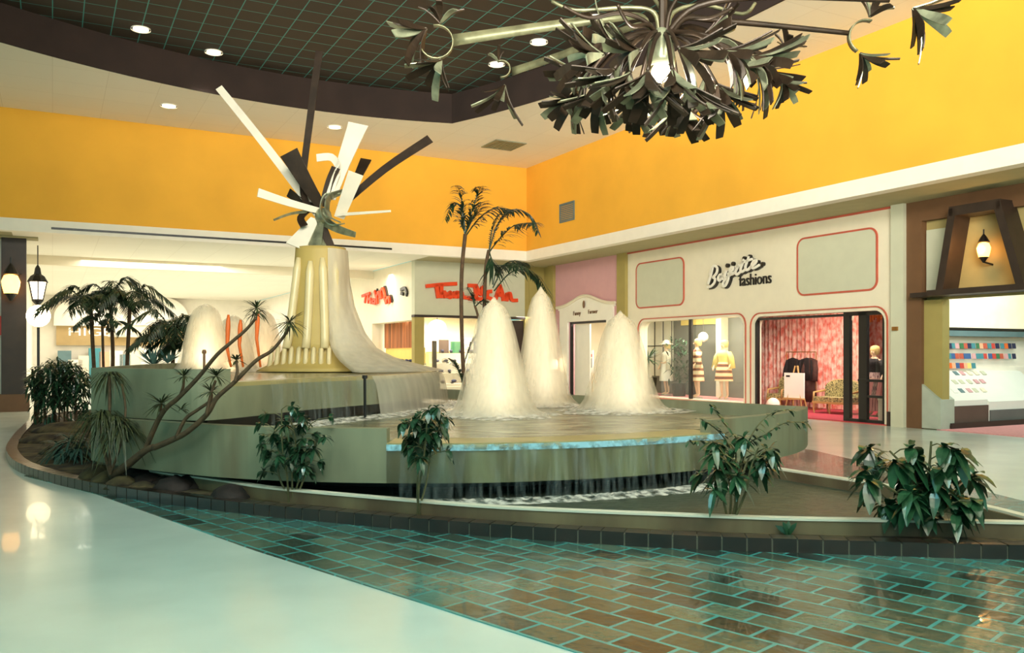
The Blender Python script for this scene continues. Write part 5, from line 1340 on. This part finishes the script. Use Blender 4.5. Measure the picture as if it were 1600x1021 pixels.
mannequin(1131, PW+.8, .30, 1.74, 'mannequin in a yellow top and orange striped skirt at the right of the window', 'yel2', 'str2', .55, .34, turn=.2)
M['yel2']
tag(MB(MATB).ball((Bp(1099,527,PW+1.2)[0], PW+1.2, Bp(1099,527,PW+1.2)[1]), .16, 14).build('white_globe', M['white'], smooth=True), 'white globe hanging behind the striped mannequin', 'globe')
glob = MB(MATB).tube([(Bp(1099,527,PW+1.2)[0], PW+1.2, Bp(1099,527,PW+1.2)[1]+.15),(Bp(1099,527,PW+1.2)[0], PW+1.2, 2.95)], .01, 4).build('cord', M['black'], [o for o in bpy.data.objects if o.name=='white_globe'][0])
random.seed(101)
pp = thing('potted_dracaena', 'spiky green potted plant at the left end of the display window', 'plant', MATB @ Vector((Bp(1013,600,PW+.9)[0], PW+.9, .30)))
MB(Matrix.Translation(pp.location)).lathe([(.24,0),(.30,.55),(.27,.58)], (0,0,0), 14).build('pot', M['black'], pp)
b = MB(); rosette(b, Vector(pp.location)+Vector((0,0,1.2)), 46, .62, .06, .12, .4); b.tube([Vector(pp.location)+Vector((0,0,.5)), Vector(pp.location)+Vector((0,0,1.25))], .03); b.build('leaves', mat('bluish green leaf', (90,130,100), .5, var=.2), pp)
p2 = thing('potted_bush', 'dark leafy potted bush between the cream mannequin and the window mullion', 'plant', MATB @ Vector((Bp(1061,600,PW+.8)[0], PW+.8, .30)))
MB(Matrix.Translation(p2.location)).lathe([(.20,0),(.25,.4),(.22,.42)], (0,0,0), 14).build('pot', M['black'], p2)
b = MB()
for k in range(220): b.leaf(Vector(p2.location)+Vector((random.gauss(0,.17), random.gauss(0,.15), .5+random.random()*1.3)), (random.uniform(-1,1),random.uniform(-1,1),random.uniform(-.5,1)), (0,0,1), .25, .07, .3, 2)
b.build('foliage', M['leaf'], p2)
# clothes rail
ri = thing('clothes_rail', 'thin metal clothes rail in front of the pink curtain', 'rail', MATB @ Vector((Bp(1252,560,PW+2.6)[0], PW+2.6, .03)))
g0, g1 = Bp(1229,560,PW+2.6)[0], Bp(1275,560,PW+2.6)[0]
b = MB(MATB)
for x in (g0, g1): b.tube([(x,PW+2.6,.03),(x,PW+2.6,1.72)], .015).tube([(x,PW+2.35,.05),(x,PW+2.85,.05)], .015)
b.tube([(g0,PW+2.6,1.72),(g1,PW+2.6,1.72)], .015); b.build('frame', M['brass'], ri)
def coat(x, w, L, m, label):
    b = MB(MATB); zt_ = 1.55
    b.lathe([(.03,0),(w*.5,-.05),(w*.58,-.18),(w*.55,-L*.6),(w*.62,-L)], (x,PW+2.6,zt_), 14, True, 1, .32); t = thing('hanging_coat', label, 'garment', MATB @ Vector((x,PW+2.6,zt_-L)))
    b.build('body', M[m], t, True); b = MB(MATB)
    for sg_ in (-1,1): b.tube([(x+sg_*w*.42,PW+2.6,zt_-.08),(x+sg_*w*.58,PW+2.56,zt_-.35),(x+sg_*w*.60,PW+2.52,zt_-.68)], [.07,.075,.08], 8)
    b.build('sleeve', M[m], t, True); MB(MATB).tube([(x,PW+2.6,zt_-.02),(x,PW+2.6,zt_+.1),(x+.03,PW+2.6,zt_+.17)], .008, 5).build('hanger', M['brass'], t)
gm = (g1-g0)
coat(g0+gm*.22, .40, .62, 'blackcloth', 'short black fur jacket at the left of the clothes rail')
coat(g0+gm*.70, .46, .66, 'blackcloth', 'wide black jacket at the right of the clothes rail')
coat(g0+gm*.82, .38, 1.3, 'browncl', 'long dark brown coat hanging at the right end of the clothes rail')
ea = thing('easel_sign', 'white notice board on a wooden easel in the fashion shop doorway', 'sign', MATB @ Vector((Bp(1241,600,PW+1.7)[0], PW+1.7, .03)))
e0, e1 = Bp(1226,600,PW+1.6)[0], Bp(1257,600,PW+1.6)[0]; zt_ = Bp(1240,583,PW+1.6)[1]; zl = Bp(1240,622,PW+1.6)[1]
MB(MATB).box(e0, e1, PW+1.58, PW+1.61, zl, zt_).build('board', M['paper'], ea)
MB(MATB).box(e0+.08, e0+.22, PW+1.57, PW+1.58, zt_-.12, zt_-.07).build('small_mark', M['black'], ea)
MB(MATB).tube([(e0+.05,PW+1.55,.03),((e0+e1)/2-.05,PW+1.68,zt_+.2)], .02).tube([(e1-.05,PW+1.55,.03),((e0+e1)/2+.05,PW+1.68,zt_+.2)], .02).tube([((e0+e1)/2,PW+2.1,.03),((e0+e1)/2,PW+1.7,zt_+.2)], .02).box(e0,e1,PW+1.52,PW+1.6,zl-.04,zl).build('easel', M['wood'], ea)
def seat_(px0, px1, pd, label, name='settee', back=.95):
    x0_, x1_ = Bp(px0,600,pd)[0], Bp(px1,600,pd)[0]; w = x1_-x0_; xc = (x0_+x1_)/2
    t = thing(name, label, 'seat', MATB @ Vector((xc, pd, .03)))
    b = MB(MATB); n_ = 20; pts = [(x0_, .42)] + [(xc - w/2*math.cos(math.pi*i/n_), .62 + (back-.62)*math.sin(math.pi*i/n_)**.6) for i in range(n_+1)] + [(x1_, .42)]
    b.plate(pts, [], pd+.22, pd+.36); b.build('backrest', M['settee'], t)
    b = MB(MATB); b.tube([(x, pd+.29, z) for x, z in pts], .028, 6); b.build('carved_frame', M['wood'], t, True)
    MB(MATB).box(x0_+.06, x1_-.06, pd-.3, pd+.24, .36, .48).build('seat_cushion', M['settee'], t)
    MB(MATB).box(x0_+.03, x1_-.03, pd-.32, pd+.3, .30, .36).build('seat_rail', M['wood'], t)
    for x in (x0_+.08, x1_-.08, xc):
        for y in (pd-.28, pd+.26):
            if x == xc and y > pd: continue
            MB(MATB).tube([(x,y,.32),(x+(x-xc)*.06,y,.18),(x,y,.03)], [.035,.025,.018], 6).build('leg', M['wood'], t)
    for sg_, x in ((1, x0_+.03), (-1, x1_-.03)):
        MB(MATB).tube([(x,pd+.28,.66),(x,pd,.62),(x,pd-.24,.60),(x,pd-.26,.36)], .03, 6).build('armrest', M['wood'], t, True)
    return t
seat_(1280, 1336, PW+1.9, 'curved green and cream patterned settee with gilt legs before the pink curtain')
seat_(1208, 1232, PW+2.2, 'green patterned armchair partly behind the white easel board', 'armchair', 1.0)
tag(MB(MATB).ball((Bp(1208,622,PW+1.2)[0], PW+1.2, .22), .19, 14).build('white_ball_ornament', M['white'], smooth=True), 'small white round ornament on the floor at the left of the doorway', 'ornament')
MN = mannequin(1366, PW+1.9, .03, 1.80, 'mannequin in a dark bodice and pink patterned wrap behind the glass door', 'blackcloth', 'garm', .15, .45, turn=.1)
gr = thing('garment_rack', 'low rack of colourful garments behind the glass door', 'rack', MATB @ Vector((Bp(1366,600,PW+1.0)[0], PW+1.0, 0)))
ga, gb = Bp(1352,600,PW+1.1)[0], Bp(1384,600,PW+1.1)[0]
MB(MATB).tube([(ga,PW+1.1,.03),(ga,PW+1.1,1.05),(gb,PW+1.1,1.05),(gb,PW+1.1,.03)], .015).build('frame', M['brass'], gr)
random.seed(8)
for k in range(9):
    x = ga + .05+(gb-ga-.1)*k/8; tag(MB(MATB).hexa([(x-.03,PW+.9,.62),(x+.04,PW+.9,.62),(x+.04,PW+1.35,.62),(x-.03,PW+1.35,.62)], [(x-.015,PW+1.0,1.03),(x+.02,PW+1.0,1.03),(x+.02,PW+1.2,1.03),(x-.015,PW+1.2,1.03)]).build('hanging_garment', M[random.choice(['garm','pinkcarp','panel','browncl','cream'])]), 'narrow garment on the low rack behind the glass door, %s from the left' % ORD[k], 'garment', 'garments on the low rack behind the glass door')
hb0 = Bp(1352,500,PW+1.0)[0]; b = MB(MATB)
for k in range(11): b.box(hb0+k*.07, hb0+k*.07+.05, PW+.9, PW+.95, 2.45+(k%3)*.05, 2.66)
tag(b.build('orange_pennants', M['orange2']), 'row of small orange pennants above the glass door', 'decoration')
